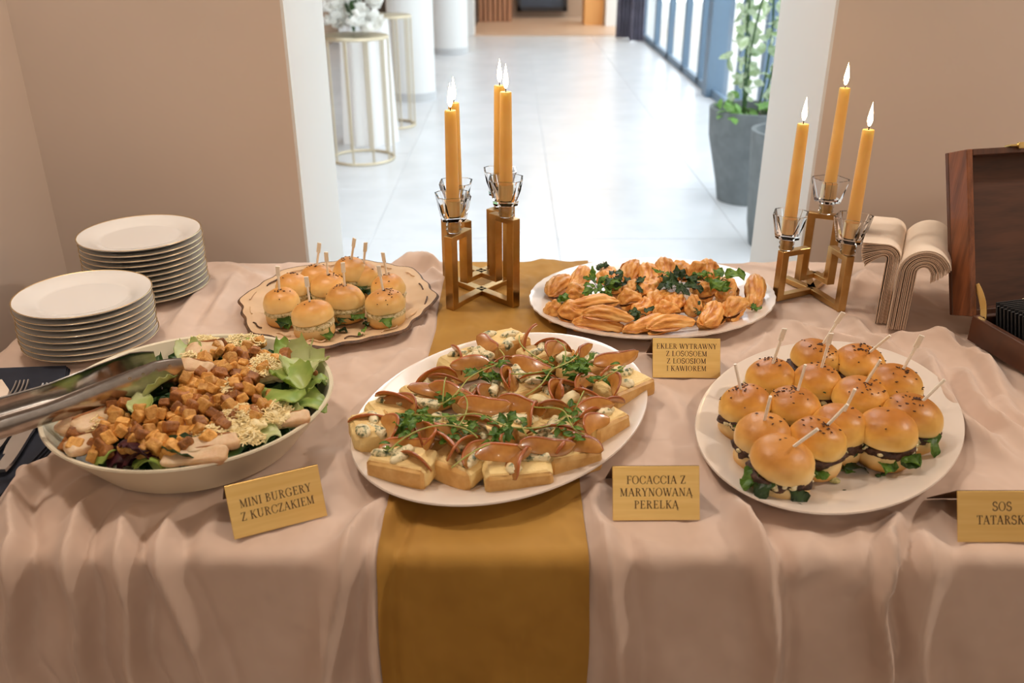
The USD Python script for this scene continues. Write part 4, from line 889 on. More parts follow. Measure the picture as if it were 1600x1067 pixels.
for i, (q, h, n, l, w, sp, mt, lab) in enumerate([((935, 448), .040, 26, .022, .010, .026, 'herb_leaf', 'large curly parsley tuft on the left half of the éclairs'), ((957, 437), .046, 12, .016, .012, .014, 'dark_leaf', 'dark clover-like herb tuft at the back of the éclairs'), ((990, 446), .036, 8, .018, .012, .014, 'dark_leaf', 'dark leaf cluster left of the éclair platter centre'),
      ((1062, 446), .040, 16, .024, .016, .026, 'dark_leaf', 'wide dark leaf cluster right of the éclair platter centre'), ((1036, 430), .046, 7, .016, .010, .010, 'herb_leaf', 'small parsley tuft on an éclair of the back row'), ((1100, 434), .042, 8, .016, .010, .012, 'herb_leaf', 'curly parsley right of the wide dark cluster'),
      ((1127, 434), .050, 5, .030, .026, .010, 'herb_leaf', 'broad flat parsley leaf standing up near the right of the éclairs'), ((882, 473), .036, 4, .018, .014, .006, 'herb_leaf', 'single parsley leaf at the left of the front left éclair pile'), ((1003, 487), .030, 6, .016, .011, .012, 'dark_leaf', 'dark herb tuft at the front centre of the éclairs'),
      ((1095, 484), .026, 8, .012, .006, .012, 'dark_leaf', 'fine dark dill tuft above the split éclair'), ((1175, 480), .020, 3, .018, .012, .004, 'fresh_leaf', 'pale green leaf at the right end of the éclairs'), ((938, 414), .040, 6, .012, .010, .008, 'dark_leaf', 'dark purple-green leaf scrap at the back left of the éclairs')]):
    P = at(*q, ZP + h); sprig('herb_sprig', lab, T(P[0], P[1], ZP + h - .006) @ Rx(.35), 60 + i, n, l, w, sp, mt)

# ------------------------------------------------------------------ focaccia with pears, blue cheese and cress
zramp('bread', 0, .030, [(0, (212, 160, 82)), (.25, (238, 200, 126)), (.7, (246, 220, 154)), (1, (240, 208, 140))], nscale=70, namp=.15, rough_=.6, bump=.5, bscale=260, vary=.06)
pm('crust', (232, 190, 120), (212, 160, 88), scale=45, rough_=.4, bump=.25, bscale=120, vary=.08)
pm('blue_cheese', (240, 230, 196), ramp=[(.34, (72, 84, 58)), (.42, (168, 164, 120)), (.50, (236, 220, 174)), (.8, (244, 230, 192))], scale=130, rough_=.45, bump=.5, bscale=160)
pm('pear_flesh', (166, 102, 42), (204, 144, 74), scale=30, rough_=.28, vary=.25, coat_weight=.3, subsurface_weight=.10, subsurface_scale=.006, subsurface_radius=(1, .4, .15))
pm('pear_skin', (178, 98, 40), (156, 80, 32), scale=50, rough_=.25, vary=.2, coat_weight=.3)
def slab(l, w, h, seed):
    t = trimesh.Trimesh(*boxm(l, w, h, (0, 0, h / 2), .006)).subdivide().subdivide().subdivide(); return rough(rough(tm(t), .0035, 34, seed), .0014, 120, seed)
FP = {}
def focaccia(label, P, yaw, v):
    Mx = T(*P) @ Rz(yaw)
    if v in FP: return dup(FP[v], Mx, label)
    l, w, h = [(.074, .050, .030), (.066, .052, .028), (.078, .048, .027), (.060, .050, .032)][v]; q = np.random.default_rng(v + 3)
    t = thing('focaccia_slice', label, 'focaccia', Mx, group='focaccia slices on the middle platter'); FP[v] = t
    part(t, 'crumb', slab(l, w, h, v), M['bread'], 50)
    part(t, 'crust', rough(rough(tm(trimesh.Trimesh(*boxm(l * .985, .008, h * .97, (0, -w / 2 + .0018, h * .485), .0038)).subdivide().subdivide().subdivide()), .0030, 40, v), .0012, 90, v), M['crust'], 50)
    for k in range(3):
        x, y = q.uniform(-.36, .36) * l, q.uniform(-.3, .3) * w
        part(t, 'blue_cheese', xf(rough((ico(2)[0] * np.array([q.uniform(.010, .016), q.uniform(.006, .009), .005]), ico(2)[1]), .0030, 130, v * 7 + k), T(x, y, h + .001) @ Rz(q.uniform(0, 3)) @ Rx(q.uniform(-.3, .3))), M['blue_cheese'], 60)
    return t
def z5(q): return 540 + q[0] * .3125, 490 + q[1] * .3125
FO = [((130, 600), 2.0, 3, 'corner focaccia slice at the far left of the platter, crust outwards'), ((295, 765), -.35, 0, 'focaccia slice at the left front of the platter with a bare golden crust'), ((570, 745), -.55, 1, 'focaccia slice in the middle of the front edge with a pointed corner'),
      ((855, 785), .12, 2, 'browned focaccia end slice at the front right of the first row'), ((1115, 690), .42, 1, 'focaccia slice with an open pale crumb near the right front'), ((1270, 540), .75, 3, 'rolled browned focaccia end on the right side'), ((1385, 365), .62, 2, 'focaccia slice at the far right tip of the platter'),
      ((240, 480), .5, 1, 'focaccia slice behind the left corner one'), ((430, 385), .55, 0, 'focaccia slice under the big curled pear slice at the left back'), ((590, 240), .6, 1, 'focaccia slice at the back left edge'), ((800, 160), .6, 3, 'blue-cheese-covered focaccia slice at the very back'),
      ((1000, 210), .6, 0, 'focaccia slice at the back right edge'), ((1190, 270), .6, 1, 'focaccia slice left of the one at the far right tip'), ((480, 570), .3, 2, 'focaccia slice under the green cress on the left'), ((690, 420), .5, 2, 'focaccia slice left of the platter centre'),
      ((880, 360), .55, 1, 'focaccia slice at the centre back with a pale wedge of cheese'), ((1060, 420), .55, 2, 'focaccia slice right of the platter centre'), ((680, 620), .3, 0, 'focaccia slice in the second row behind the pointed one'), ((880, 570), .4, 3, 'focaccia slice at the platter centre'), ((1060, 580), .45, 0, 'focaccia slice in the second row on the right')]
for q, yaw, v, lab in FO:
    P = at(*z5(q), ZP + .022); dx, dy = P[0] + .008, P[1] - 1.027
    focaccia(lab, (P[0], P[1], ZP + max(0, (math.hypot(P[0] + .008, P[1] - 1.027) - .10)) * .10), yaw + rng.uniform(-.08, .08), v)
def pear(l, hgt, th, arc, seed):
    n = 15; a = np.linspace(-arc / 2, arc / 2, n); R = l / arc; s = np.linspace(-1, 1, n); tap = (1 - np.abs(s) ** 2.4) ** .6 * .95 + .05
    P = np.stack([R * np.sin(a), R * (np.cos(a) - 1) * .9, .004 * np.sin(2.5 * s + seed)], 1)
    fl = np.array([(-th / 2, -.5), (th / 2, -.5), (th * .62, 0), (th / 2, .42), (0, .5), (-th / 2, .42), (-th * .62, 0)]); sec = np.stack([fl[:, 0], fl[:, 1] * hgt], 1)
    V, t, u, w = frames(P); up = np.array([0, 0, 1.]); side = np.cross(t, up)
    def sw(sec2): return np.array([[V[i] + side[i] * c[0] * (tap[i] * .6 + .4) + up * c[1] * tap[i] for c in sec2] for i in range(n)])
    def skin(sec2):
        W = sw(sec2); k = len(sec2); F = []
        for i in range(n - 1):
            for j in range(k): a_, b_ = i * k + j, i * k + (j + 1) % k; F += [(a_, b_ + k, b_), (a_, a_ + k, b_ + k)]
        c0, c1 = n * k, n * k + 1
        for j in range(k): F += [(c0, j, (j + 1) % k), (c1, (n - 1) * k + (j + 1) % k, (n - 1) * k + j)]
        return np.vstack([W.reshape(-1, 3), W[0].mean(0)[None], W[-1].mean(0)[None]]), np.array(F)[:, ::-1]
    e = np.array([(-th * .56, .40), (th * .56, .40), (th * .50, .50), (0, .57), (-th * .50, .50)]); e = np.stack([e[:, 0], e[:, 1] * hgt], 1)
    return skin(sec), skin(e)
PP = []
for v, (l, hg, th, ar) in enumerate([(.070, .026, .0036, 1.9), (.060, .020, .0032, 1.4), (.052, .022, .0034, 1.0), (.072, .022, .0034, 1.2), (.048, .024, .0050, .8)]): PP.append((l, hg, th, ar))
PRS = {}
def pear_at(P, yaw, roll, pitch, v, lab):
    Mx = T(*P) @ Rz(yaw) @ Ry(pitch) @ Rx(roll)
    if v in PRS: return dup(PRS[v], Mx, lab)
    t = thing('pear_slice', lab, 'pear slice', Mx, group='marinated pear slices on the focaccia'); PRS[v] = t; a, b = pear(*PP[v], v)
    part(t, 'flesh', a, M['pear_flesh'], 60); part(t, 'skin', b, M['pear_skin'], 60); return t
GP = 'amber marinated pear slice among others on the focaccia'
PE = [ # photo crop position, yaw, roll (0 upright on edge, 1.5 flat), pitch, variant, label
 ((440, 300), .35, .35, 0, 0, 'big curled pear slice arching over the left back of the focaccia'), ((440, 395), .1, 1.2, 0, 3, 'dark glossy pear slice below the big curled one'), ((270, 430), -.5, .9, 0, 3, 'flat amber pear slice at the left edge above the cress'), ((290, 440), -.6, .6, 0, 1, GP),
 ((150, 520), -.1, .9, 0, 3, 'pear slice lying along the left corner slice'), ((230, 590), -1.2, .7, 0, 2, GP), ((580, 210), -1.2, .3, .5, 1, 'upright pear sliver at the back left edge'), ((710, 160), -.8, .8, 0, 4, 'brown folded pear slice at the back, left of the cheese'), ((890, 150), 1.25, .5, -.7, 0, 'tall pointed pear slice rising at the very back'),
 ((930, 260), -.4, .9, 0, 3, 'broad pear slice below the tall pointed one'), ((1040, 145), -.25, .8, 0, 0, 'notched pear slice at the back right'), ((1040, 200), 1.0, .7, 0, 2, GP), ((840, 310), -1.3, .5, 0, 0, 'curved pear slice standing left of the platter centre top'), ((790, 330), 1.5, .3, 0, 1, GP), ((960, 320), .1, 1.0, 0, 2, GP),
 ((1180, 220), 1.2, .4, -.5, 1, 'thin upright pear slice near the right back'), ((1150, 215), 1.4, .4, 0, 2, GP), ((1345, 250), .35, .9, -.2, 3, 'bright orange pear slice at the far right tip'), ((1290, 290), .9, .6, 0, 2, GP), ((1030, 400), 1.4, .3, 0, 1, GP), ((1065, 400), 1.5, .3, 0, 4, 'dark pear wedge right of the platter centre'),
 ((880, 455), -.25, .6, 0, 3, 'orange-red curved pear slice in the platter centre'), ((915, 500), 1.4, .5, 0, 1, GP), ((690, 480), .15, .8, 0, 3, 'long pear slice left of the platter centre'), ((640, 390), 1.2, .6, 0, 4, GP), ((690, 410), 1.4, .5, 0, 2, GP), ((700, 560), -.5, .7, 0, 3, GP), ((1180, 350), 1.0, .6, 0, 1, GP),
 ((1220, 400), -.6, .9, 0, 2, GP), ((1345, 375), -1.4, .5, 0, 2, 'brown pear sliver standing against the far right slice'), ((1190, 500), .8, .6, 0, 1, GP), ((1230, 480), .3, .8, 0, 1, GP), ((1040, 580), .05, 1.0, 0, 3, 'flat pear slice in the second row on the right'), ((1130, 620), -.2, .8, 0, 4, GP), ((850, 720), 1.35, .9, 0, 0, 'pear slice hanging over the browned front slice'),
 ((780, 720), .35, .7, 0, 3, 'pear slice lying across the front right slice'), ((940, 650), 1.1, .7, 0, 2, GP), ((810, 640), 1.2, .5, 0, 4, 'dark brown pear wedge at the front centre'), ((570, 670), .95, .6, 0, 3, 'long pear slice leaning over the pointed front slice'), ((640, 700), .9, .8, 0, 1, 'frosted pear slice over the pointed front slice'), ((350, 720), -.6, .7, 0, 1, 'thin pear slice on the bare left front slice'),
 ((430, 640), -1.4, .4, 0, 0, 'dark translucent pear slice standing at the left centre'), ((380, 610), -1.2, .5, 0, 2, GP), ((460, 600), .2, .9, 0, 3, GP), ((1000, 470), .3, .8, 0, 1, GP), ((1180, 660), -.3, .8, 0, 1, GP), ((1090, 660), .9, .6, 0, 4, GP), ((1000, 690), .2, .9, 0, 3, GP), ((1300, 430), .5, .8, 0, 1, GP), ((1240, 560), .9, .7, 0, 2, GP), ((520, 660), -.9, .6, 0, 4, GP), ((300, 660), .4, .8, 0, 3, GP), ((760, 250), .7, .7, 0, 1, GP), ((540, 420), -.4, .8, 0, 3, GP), ((1110, 340), -.3, .8, 0, 3, GP), ((620, 260), .1, .9, 0, 1, GP), ((500, 330), -.3, 1.0, 0, 2, GP)]
BANDS = [('back', 0, 300), ('middle', 300, 520), ('front', 520, 2000)]; PLAB = {}
for nm, lo, hi in BANDS:
    for k, i in enumerate(sorted((i for i in range(len(PE)) if PE[i][5] == GP and lo <= PE[i][0][1] < hi), key=lambda i: PE[i][0][0])):
        PLAB[i] = f'plain amber pear slice, {NTH[k]} from left, {nm} third of the focaccia'
for i, (q, yaw, roll, pit, v, lab) in enumerate(PE):
    lab = PLAB.get(i, lab)
    P = at(*z5(q), ZP + .038); pear_at((P[0], P[1], ZP + .036 + .004 * (i % 3)), yaw, -roll if i % 2 else roll, pit, v, lab)
pm('wedge_cheese', (242, 226, 178), (232, 210, 150), scale=40, rough_=.5)
for i, (q, l, yaw, lab) in enumerate([((740, 370), .040, 1.45, 'upright crumbly blue cheese stick left of the platter centre'), ((820, 150), .034, 1.1, 'large blue cheese chunk at the very back'), ((690, 200), .040, -1.0, 'blue-veined cheese strip at the back left'), ((860, 300), .034, -1.1, 'blue cheese strip behind the curved pear slice'), ((985, 440), .034, -.6, 'pale cheese stick right of the orange-red pear slice'),
        ((1110, 430), .034, .7, 'pale cheese wedge right of the dark pear wedge'), ((1230, 240), .026, .2, 'white cheese lump near the right back'), ((150, 590), .034, -.5, 'blue cheese lump on the left corner slice'), ((400, 450), .040, -.3, 'blue cheese lump above the left cress'), ((870, 530), .036, -.3, 'blue cheese lump at the platter centre'), ((1020, 630), .036, -.5, 'blue cheese lump on the right front slice'), ((700, 690), .034, 1.2, 'blue cheese stick on the pointed front slice'), ((1090, 220), .026, 1.0, 'blue cheese lump at the right back'), ((960, 720), .03, .1, 'flat cheese flake on the browned front slice'), ((1330, 300), .04, .7, 'long pale cheese strip on the far right slice')]):
    P = at(*z5(q), ZP + .034); m = rough(tm(trimesh.Trimesh(*boxm(l, .014, .010, (0, 0, 0), .003)).subdivide().subdivide()), .004, 90, i)
    solo('cheese_piece', xf(m, T(P[0], P[1], ZP + .035) @ Rz(yaw) @ Rx(.3)), M['wedge_cheese' if i in (4, 5, 14) else 'blue_cheese'], lab, 'cheese', 'cheese pieces on the focaccia', smooth=60)
leafmat('cress_stem', (206, 204, 120), (176, 188, 90), .3)
CR = [([(215, 690), (330, 600), (460, 560), (580, 570), (660, 620)], [(240, 665), (330, 600)], 'long arched cress stem over the left front'), ([(240, 500), (400, 510), (560, 510), (640, 500), (800, 560), (960, 570), (1100, 515)], [(300, 510), (360, 530), (400, 500), (900, 580), (430, 545), (330, 560)], 'longest cress stem crossing the platter from the green tuft on the left'),
      ([(460, 460), (560, 390), (620, 320), (740, 260), (770, 180)], [(480, 440), (520, 420), (680, 310), (720, 300), (770, 250)], 'cress stem climbing through the left back'), ([(505, 320), (490, 380), (485, 455)], [(520, 430), (550, 420)], 'short upright cress stem at the left back'), ([(560, 385), (600, 420), (600, 500), (560, 570)], [(540, 600), (520, 620), (550, 560)], 'hooked cress stem left of the centre'),
      ([(870, 110), (890, 170), (960, 220), (1040, 260)], [(1010, 250)], 'cress stem curling over the tall pointed pear slice'), ([(1040, 125), (1080, 150), (1100, 210), (1090, 260)], [(1120, 270), (1140, 285), (1160, 300)], 'small cress loop at the back right'), ([(820, 300), (1000, 285), (1120, 240), (1160, 195)], [(1100, 265), (1150, 280), (1180, 290), (1120, 300), (1160, 260)], 'cress stem ending in the green tuft at the right back'),
      ([(900, 410), (960, 370), (1010, 310), (1090, 260)], [(1000, 310), (1020, 320)], 'diagonal cress stem right of the centre'), ([(930, 450), (1000, 470), (1080, 480), (1120, 540), (1195, 605)], [(1100, 580), (1130, 590), (1190, 620), (1130, 500)], 'forked cress stem at the right front'), ([(530, 770), (640, 690), (760, 645)], [(760, 640), (740, 650)], 'cress stem lying on the pointed front slice'),
      ([(880, 560), (900, 600), (920, 640)], [(780, 590), (770, 620), (800, 600)], 'short cress stem at the front centre'), ([(1260, 340), (1330, 300), (1400, 260)], [(1260, 335), (1290, 330), (1380, 275)], 'cress sprig lying on the far right slice'), ([(1140, 490), (1170, 430), (1190, 390)], [(1150, 480), (1130, 510)], 'short cress stem near the rolled end slice')]
for i, (pth, lv_, lab) in enumerate(CR):
    zs = ZP + .048; P = [at(*z5(q), zs + .010 * math.sin(PI * k / (len(pth) - 1))) for k, q in enumerate(pth)]
    o = P[0]; t = thing('cress_sprig', lab, 'cress', T(*o)); part(t, 'stem', tube(spline(P, 26) - o, .0009, 6), M['cress_stem'])
    for k, q in enumerate(lv_):
        p = at(*z5(q), zs) - o
        for j in range(4): part(t, 'leaf', xf(round_leaf(.013, .008, i * 9 + k * 3 + j), T(*(p + rng.normal(size=3) * .004)) @ Rz(rng.uniform(0, 6.3)) @ Rx(rng.uniform(-.5, .3))), M['herb_leaf' if (j + k) % 3 else 'fresh_leaf'], False)

for q, n, sd, lab in [((330, 555), 16, 71, 'largest green watercress tuft on the left of the focaccia'), ((550, 590), 7, 72, 'small watercress tuft left of the platter centre'), ((1150, 280), 11, 73, 'dense green watercress tuft at the right back of the focaccia'), ((700, 300), 10, 74, 'pale green leaf tuft at the left back of the focaccia'), ((780, 590), 9, 75, 'dark green leaf tuft at the front centre of the focaccia')]:
    P = at(*z5(q), ZP + .042); sprig('watercress', lab, T(P[0], P[1], ZP + .040), sd, n, .021, .011, .022, 'herb_leaf' if sd != 75 else 'fresh_leaf')
# ------------------------------------------------------------------ salad bowl
BX, BY, BR = -.405, .986, .176
b = thing('salad_bowl', 'large cream oval bowl of chicken salad at the front left', 'bowl', T(BX, BY, ZC) @ Rz(.3))
part(b, 'bowl', lathe([(0, 0), (.68, 0), (.735, .003), (.80, .018), (.90, .040), (.985, .060), (1.0, .0625), (.995, .0645), (.97, .0635), (.93, .052), (.86, .034), (.76, .014), (.66, .008), (0, .008)], 110, BR, BR * 1.03), M['stoneware'])
def mz(x, y): r = np.hypot(x - BX, y - BY) / BR; return ZC + .052 + .030 * np.clip(1 - r * r, 0, 1)
def sal(q, up=0.0):
    z = ZC + .07
    for _ in range(5): P = at(*q, z + up); z = mz(P[0], P[1])
    return np.array([P[0], P[1], z + up])
leafmat('romaine', (196, 212, 120), (224, 228, 172), .35, scale=28, rough_=.35); leafmat('romaine_green', (158, 188, 84), (194, 210, 116), .35, scale=40, rough_=.35); leafmat('deep_green', (44, 78, 36), (70, 104, 44), .25); leafmat('radicchio', (84, 30, 40), (58, 20, 30), .2)
q6 = np.random.default_rng(66)
bed = []
for k in range(300):
    a, d = q6.uniform(0, 2 * PI), BR * .80 * math.sqrt(q6.uniform(0, 1)); x, y = BX + d * math.cos(a), BY + d * math.sin(a)
    z = mz(x, y) - q6.uniform(.010, .020); bed.append(xf(rag_leaf(.036, .03, k, 6), T(x, y, z) @ Rz(q6.uniform(0, 6.3)) @ Rx(q6.uniform(-.3, .3)) @ T(0, -.018, 0)))
solo('salad_leaf_bed', cat(bed), M['deep_green'], 'mixed dark salad leaves showing between the toppings in the cream bowl', 'salad', kind='stuff', smooth=False)
def z2(q): return q[0] * .3562, 480 + q[1] * .3562
def cos_leaf(l, w, seed, n=14, m=9):
    s = np.linspace(0, 1, n); u = np.linspace(-1, 1, m); S2, U2 = np.meshgrid(s, u, indexing='ij')
    wd = w / 2 * np.clip(np.sin(PI * np.clip(S2 * .8 + .18, 0, 1)), .25, 1) ** .6
    z = .35 * w * U2 ** 2 * np.cos(S2 * 2 + seed) + .06 * w * np.abs(U2) ** 2 * np.sin(S2 * 22 + U2 * 3 + seed * 1.7) + .12 * l * np.sin(S2 * 2.6 + seed)
    V = np.stack([wd * U2, l * (S2 - .5), z], -1).reshape(-1, 3); return sheet(V, gridf(n, m), .0012)
RO = [((1300, 290), .060, .05, .2, 'romaine', 'wide pale romaine leaf behind the cheese at the right'), ((1230, 400), .055, .045, 1.0, 'romaine_green', 'torn green romaine leaf right of the croutons'), ((1380, 300), .05, .045, -.3, 'romaine_green', 'folded romaine leaf at the right rim'), ((1340, 390), .075, .055, .3, 'romaine_green', 'broad pale green romaine leaf at the right rim of the salad'), ((1340, 220), .060, .050, -.6, 'romaine', 'curled romaine leaf at the upper right rim'), ((1400, 250), .060, .040, -.9, 'romaine', 'romaine strip along the upper right rim'), ((1270, 330), .060, .05, .8, 'romaine_green', 'frilly yellow-green romaine under the cheese on the right'),
      ((1410, 350), .050, .03, -.2, 'romaine_green', 'narrow romaine leaf touching the right rim'), ((1080, 125), .050, .025, 1.3, 'romaine_green', 'green leaf tip rising over the back rim'), ((930, 140), .030, .026, 0, 'romaine_green', 'frilly leaf tip at the back rim left of centre'), ((1250, 190), .040, .03, .6, 'romaine_green', 'small green leaf at the back right rim'),
      ((830, 210), .05, .035, .4, 'romaine', 'pale frilled leaf at the end of the tongs'), ((700, 370), .050, .034, -.7, 'romaine', 'pale romaine leaf piece just below the tong blades'), ((620, 440), .05, .03, .5, 'romaine', 'pale romaine rib left of the central croutons'), ((320, 455), .045, .03, .9, 'romaine_green', 'shredded green leaf at the upper left rim'), ((660, 670), .045, .04, .2, 'romaine_green', 'bright yellow-green leaf at the front rim'),
      ((700, 695), .045, .03, 1.3, 'romaine', 'pale lettuce rib on the front rim'), ((1000, 650), .05, .035, 1.2, 'deep_green', 'dark green leaf at the front right'), ((800, 690), .05, .035, 1.5, 'deep_green', 'dark green leaf under the front chicken slice'), ((600, 660), .05, .04, 1.0, 'radicchio', 'dark purple radicchio leaf at the front left'), ((560, 705), .045, .03, 1.4, 'radicchio', 'radicchio piece on the front left rim'),
      ((420, 660), .03, .025, 1.2, 'romaine_green', 'small green leaf at the lower left rim'), ((480, 680), .03, .03, .3, 'radicchio', 'small dark radicchio scrap at the lower left'), ((1180, 560), .035, .03, .8, 'romaine', 'pale leaf piece at the lower right rim'), ((1330, 510), .035, .03, .2, 'romaine', 'white leaf rib at the right front rim')]
for i, (q, l, w, yaw, mt, lab) in enumerate(RO):
    P = sal(z2(q), .006); dr = math.hypot(P[0] - BX, P[1] - BY); kk = min(1, (BR * .93 - w * .42) / dr); P = np.array([BX + (P[0] - BX) * kk, BY + (P[1] - BY) * kk, P[2] + .004]); solo('lettuce_leaf', xf(cos_leaf(l, w, i), T(*P) @ Rz(yaw) @ Rx(.25 * math.sin(i * 2.1)) @ Ry(.3 * math.cos(i * 1.3))), M[mt], lab, 'lettuce leaf', 'lettuce leaves in the salad', smooth=True)
pm('chicken', (232, 196, 158), (212, 168, 122), scale=40, rough_=.5, bump=.3, subsurface_weight=.2, subsurface_scale=.004); pm('chicken_brown', (190, 128, 66), (156, 94, 44), scale=60, rough_=.5, bump=.3)
for i, (q, l, w, yaw, lab) in enumerate([((430, 490), .060, .028, .95, 'pale pink chicken slice at the left of the salad'), ((330, 520), .045, .030, -.4, 'chicken slice half under the pale pink one'), ((850, 655), .070, .024, .15, 'long chicken slice at the front rim'), ((920, 600), .062, .022, .35, 'cheese-dusted chicken slice above the front one'), ((370, 600), .040, .024, .8, 'small golden chicken piece at the lower left'), ((1290, 490), .035, .018, .3, 'chicken strip at the right front rim'), ((900, 190), .05, .03, .5, 'chicken piece with cheese at the back of the salad'), ((860, 265), .05, .022, -.3, 'pale chicken strip beside the tong blades')]):
    P = sal(z2(q), .010); t = thing('chicken_slice', lab, 'chicken slice', T(*P) @ Rz(yaw) @ Rx(.25))
    b_ = ico(3)[0]; b_ = np.sign(b_) * np.abs(b_) ** .45; part(t, 'meat', rough(rough((b_ * np.array([l / 2, w / 2, .0052]), ico(3)[1]), .0045, 50, i), .0015, 160, i), M['chicken'], 60)
    part(t, 'seared_edge', rough(tm(trimesh.Trimesh(*boxm(l * .80, .004, .009, (0, 0, 0), .0018)).subdivide().subdivide()), .002, 70, i), M['chicken_brown'], 60, M=T(0, w / 2 - .001, .0005))
pm('crouton_a', (228, 172, 88), (198, 134, 54), scale=110, rough_=.55, bump=.8, bscale=260, vary=.2); pm('crouton_b', (178, 114, 50), (136, 82, 34), scale=110, rough_=.5, bump=.8, bscale=260, vary=.2)
CP = []
for v in range(5):
    q = np.random.default_rng(v + 50); s = q.uniform(.0135, .018); b_ = ico(3)[0]; b_ = np.sign(b_) * np.abs(b_) ** .36
    m = (b_ * s / 2 * np.array([1, q.uniform(.8, 1), q.uniform(.65, .95)]) * (1 + .12 * b_[:, [1, 2, 0]] * q.uniform(-1, 1, 3)), ico(3)[1]); CP.append(rough(rough(m, .0022, 70, v), .0010, 260, v))
poly = Polygon([z2(p) for p in [(880, 180), (1110, 180), (1240, 240), (1120, 330), (1230, 420), (1150, 500), (1020, 540), (900, 600), (860, 620), (730, 660), (560, 640), (400, 650), (270, 610), (300, 560), (420, 590), (480, 420), (600, 470), (780, 380), (850, 290)]])
pts = []; tries = 0; c5 = np.random.default_rng(91); bb_ = poly.bounds
while len(pts) < 215 and tries < 20000:
    tries += 1; q = (c5.uniform(bb_[0], bb_[2]), c5.uniform(bb_[1], bb_[3]))
    if not poly.contains(Point(q)): continue
    P = sal(q, .006); lay = .006 if len(pts) < 130 else .0135
    if all(np.hypot(P[0] - o[0], P[1] - o[1]) > .0090 or abs(lay - o[3]) > .005 for o in pts): pts.append((P[0], P[1], P[2], lay))
for q in [(1210, 240), (1255, 220), (1300, 265), (1370, 300), (540, 395), (1140, 160), (1060, 205), (860, 540), (620, 575), (680, 580)]:
    P = sal(z2(q), .008); pts.append((P[0], P[1], P[2], .010))
CRP = {}
for i, (x, y, z, lay) in enumerate(pts):
    v = i % 10; lab = 'golden toasted bread crouton in the heap on the salad' if v < 6 else 'dark brown toasted bread crouton in the heap on the salad'
    Mx = T(x, y, mz(x, y) + lay) @ Rz(c5.uniform(0, 6.3)) @ Rx(c5.uniform(-1.2, 1.2)) @ Ry(c5.uniform(-1.2, 1.2)) @ S(c5.uniform(.75, 1.08))
    if v not in CRP:
        t = thing('crouton', lab, 'crouton', Mx, 'golden croutons' if v < 6 else 'dark croutons'); part(t, 'bread_cube', CP[v % 5], M['crouton_a' if v < 6 else 'crouton_b'], 70); CRP[v] = t
    else: dup(CRP[v], Mx)
pm('parmesan', (250, 234, 186), (240, 216, 152), scale=200, rough_=.6)
fk = []
for (cx, cy, rx, ry, n) in [(900, 190, 70, 36, 260), (1080, 180, 90, 30, 200), (1180, 290, 80, 50, 380), (1060, 530, 90, 70, 520), (1220, 490, 60, 50, 260), (930, 590, 80, 30, 200), (1010, 390, 40, 40, 80), (420, 560, 50, 40, 60), (840, 260, 40, 30, 80), (1110, 610, 60, 30, 100)]:
    for _ in range(n):
        a, d = c5.uniform(0, 6.3), math.sqrt(c5.uniform(0, 1)); P = sal(z2((cx + rx * d * math.cos(a), cy + ry * d * math.sin(a))), 0.0)
        P[2] += .012 + .010 * (1 - d) * c5.uniform(0, 1)
        fk.append(xf(boxm(c5.uniform(.004, .012), .0016, .0009), T(*P) @ Rz(c5.uniform(0, 6.3)) @ Rx(c5.uniform(-.8, .8)) @ Ry(c5.uniform(-.5, .5))))
solo('grated_cheese', cat(fk), M['parmesan'], 'pale grated hard cheese scattered over the right side of the salad', 'grated cheese', kind='stuff', smooth=False)
for i, (cx, cy, rx, ry) in enumerate([(900, 190, .026, .015), (1190, 290, .028, .018), (1060, 525, .030, .020), (1220, 490, .020, .015)]):
    P = sal(z2((cx, cy)), .004); solo('cheese_mound', xf(rough((ico(3)[0] * np.array([rx, ry, .011]), ico(3)[1]), .007, 150, i), T(*P) @ Rz(.4)), M['parmesan'], ['mound of grated cheese at the back left of the salad', 'mound of grated cheese at the upper right of the salad', 'largest mound of grated cheese at the front right of the salad', 'mound of grated cheese near the right rim of the salad'][i], 'grated cheese', smooth=60)
# tongs: two channel-shaped arms ending in pierced blades
pm('steel', (196, 190, 184), (180, 174, 168), scale=8, rough_=.2, metallic=1.0, stretch=(1, 20, 20))
tg = thing('salad_tongs', 'stainless steel salad tongs with pierced blades lying across the bowl rim', 'tongs', T(0, 0, 0))
def arm(A, B, bw, side):
    A, B = np.array(A), np.array(B); d = B - A; L = np.linalg.norm(d); d /= L; up = np.array([0, 0, 1.]) - d * d[2]; up /= np.linalg.norm(up); out = np.cross(d, up) * side
    n, m = 26, 9; V = []
    for u in np.linspace(0, 1, n):
        w = np.interp(u, [0, .3, .62, .75, 1], [.015, .014, .013, .018, bw]); dp = np.interp(u, [0, .6, .78, 1], [.007, .007, .006, .003])
        for a in np.linspace(-PI / 2, PI / 2, m): V.append(A + d * L * u + up * w * math.sin(a) * (1 - .35 * max(0, u - .93) / .07) + out * dp * math.cos(a))
    ap = part(tg, 'arm', sheet(np.array(V), gridf(n, m), .0012), M['steel'], 60)
    # piercings on the blade, as raised-rim holes
    for i in range(4):
        for j in range(3):
            u = .84 + .04 * i; c = A + d * L * u + up * (j - 1) * bw * .5 + out * .0045
            part(ap, 'piercing', xf(lathe([(.0009, -.0004), (.0016, -.0004), (.0018, .0004), (.0009, .0004), (.0009, -.0004)], 10), frame(c, d, up, np.cross(d, up))), M['steel'])
    return ap
B1 = at(288, 578, .868); A1 = at(0, 668, .852); d1 = A1 - B1; arm(B1 + d1 * 1.9, B1, .026, 1)
B2 = at(246, 568, .872); A2 = at(0, 634, .856); d2 = A2 - B2; arm(B2 + d2 * 1.9 + np.array([.01, -.01, 0]), B2, .026, -1)
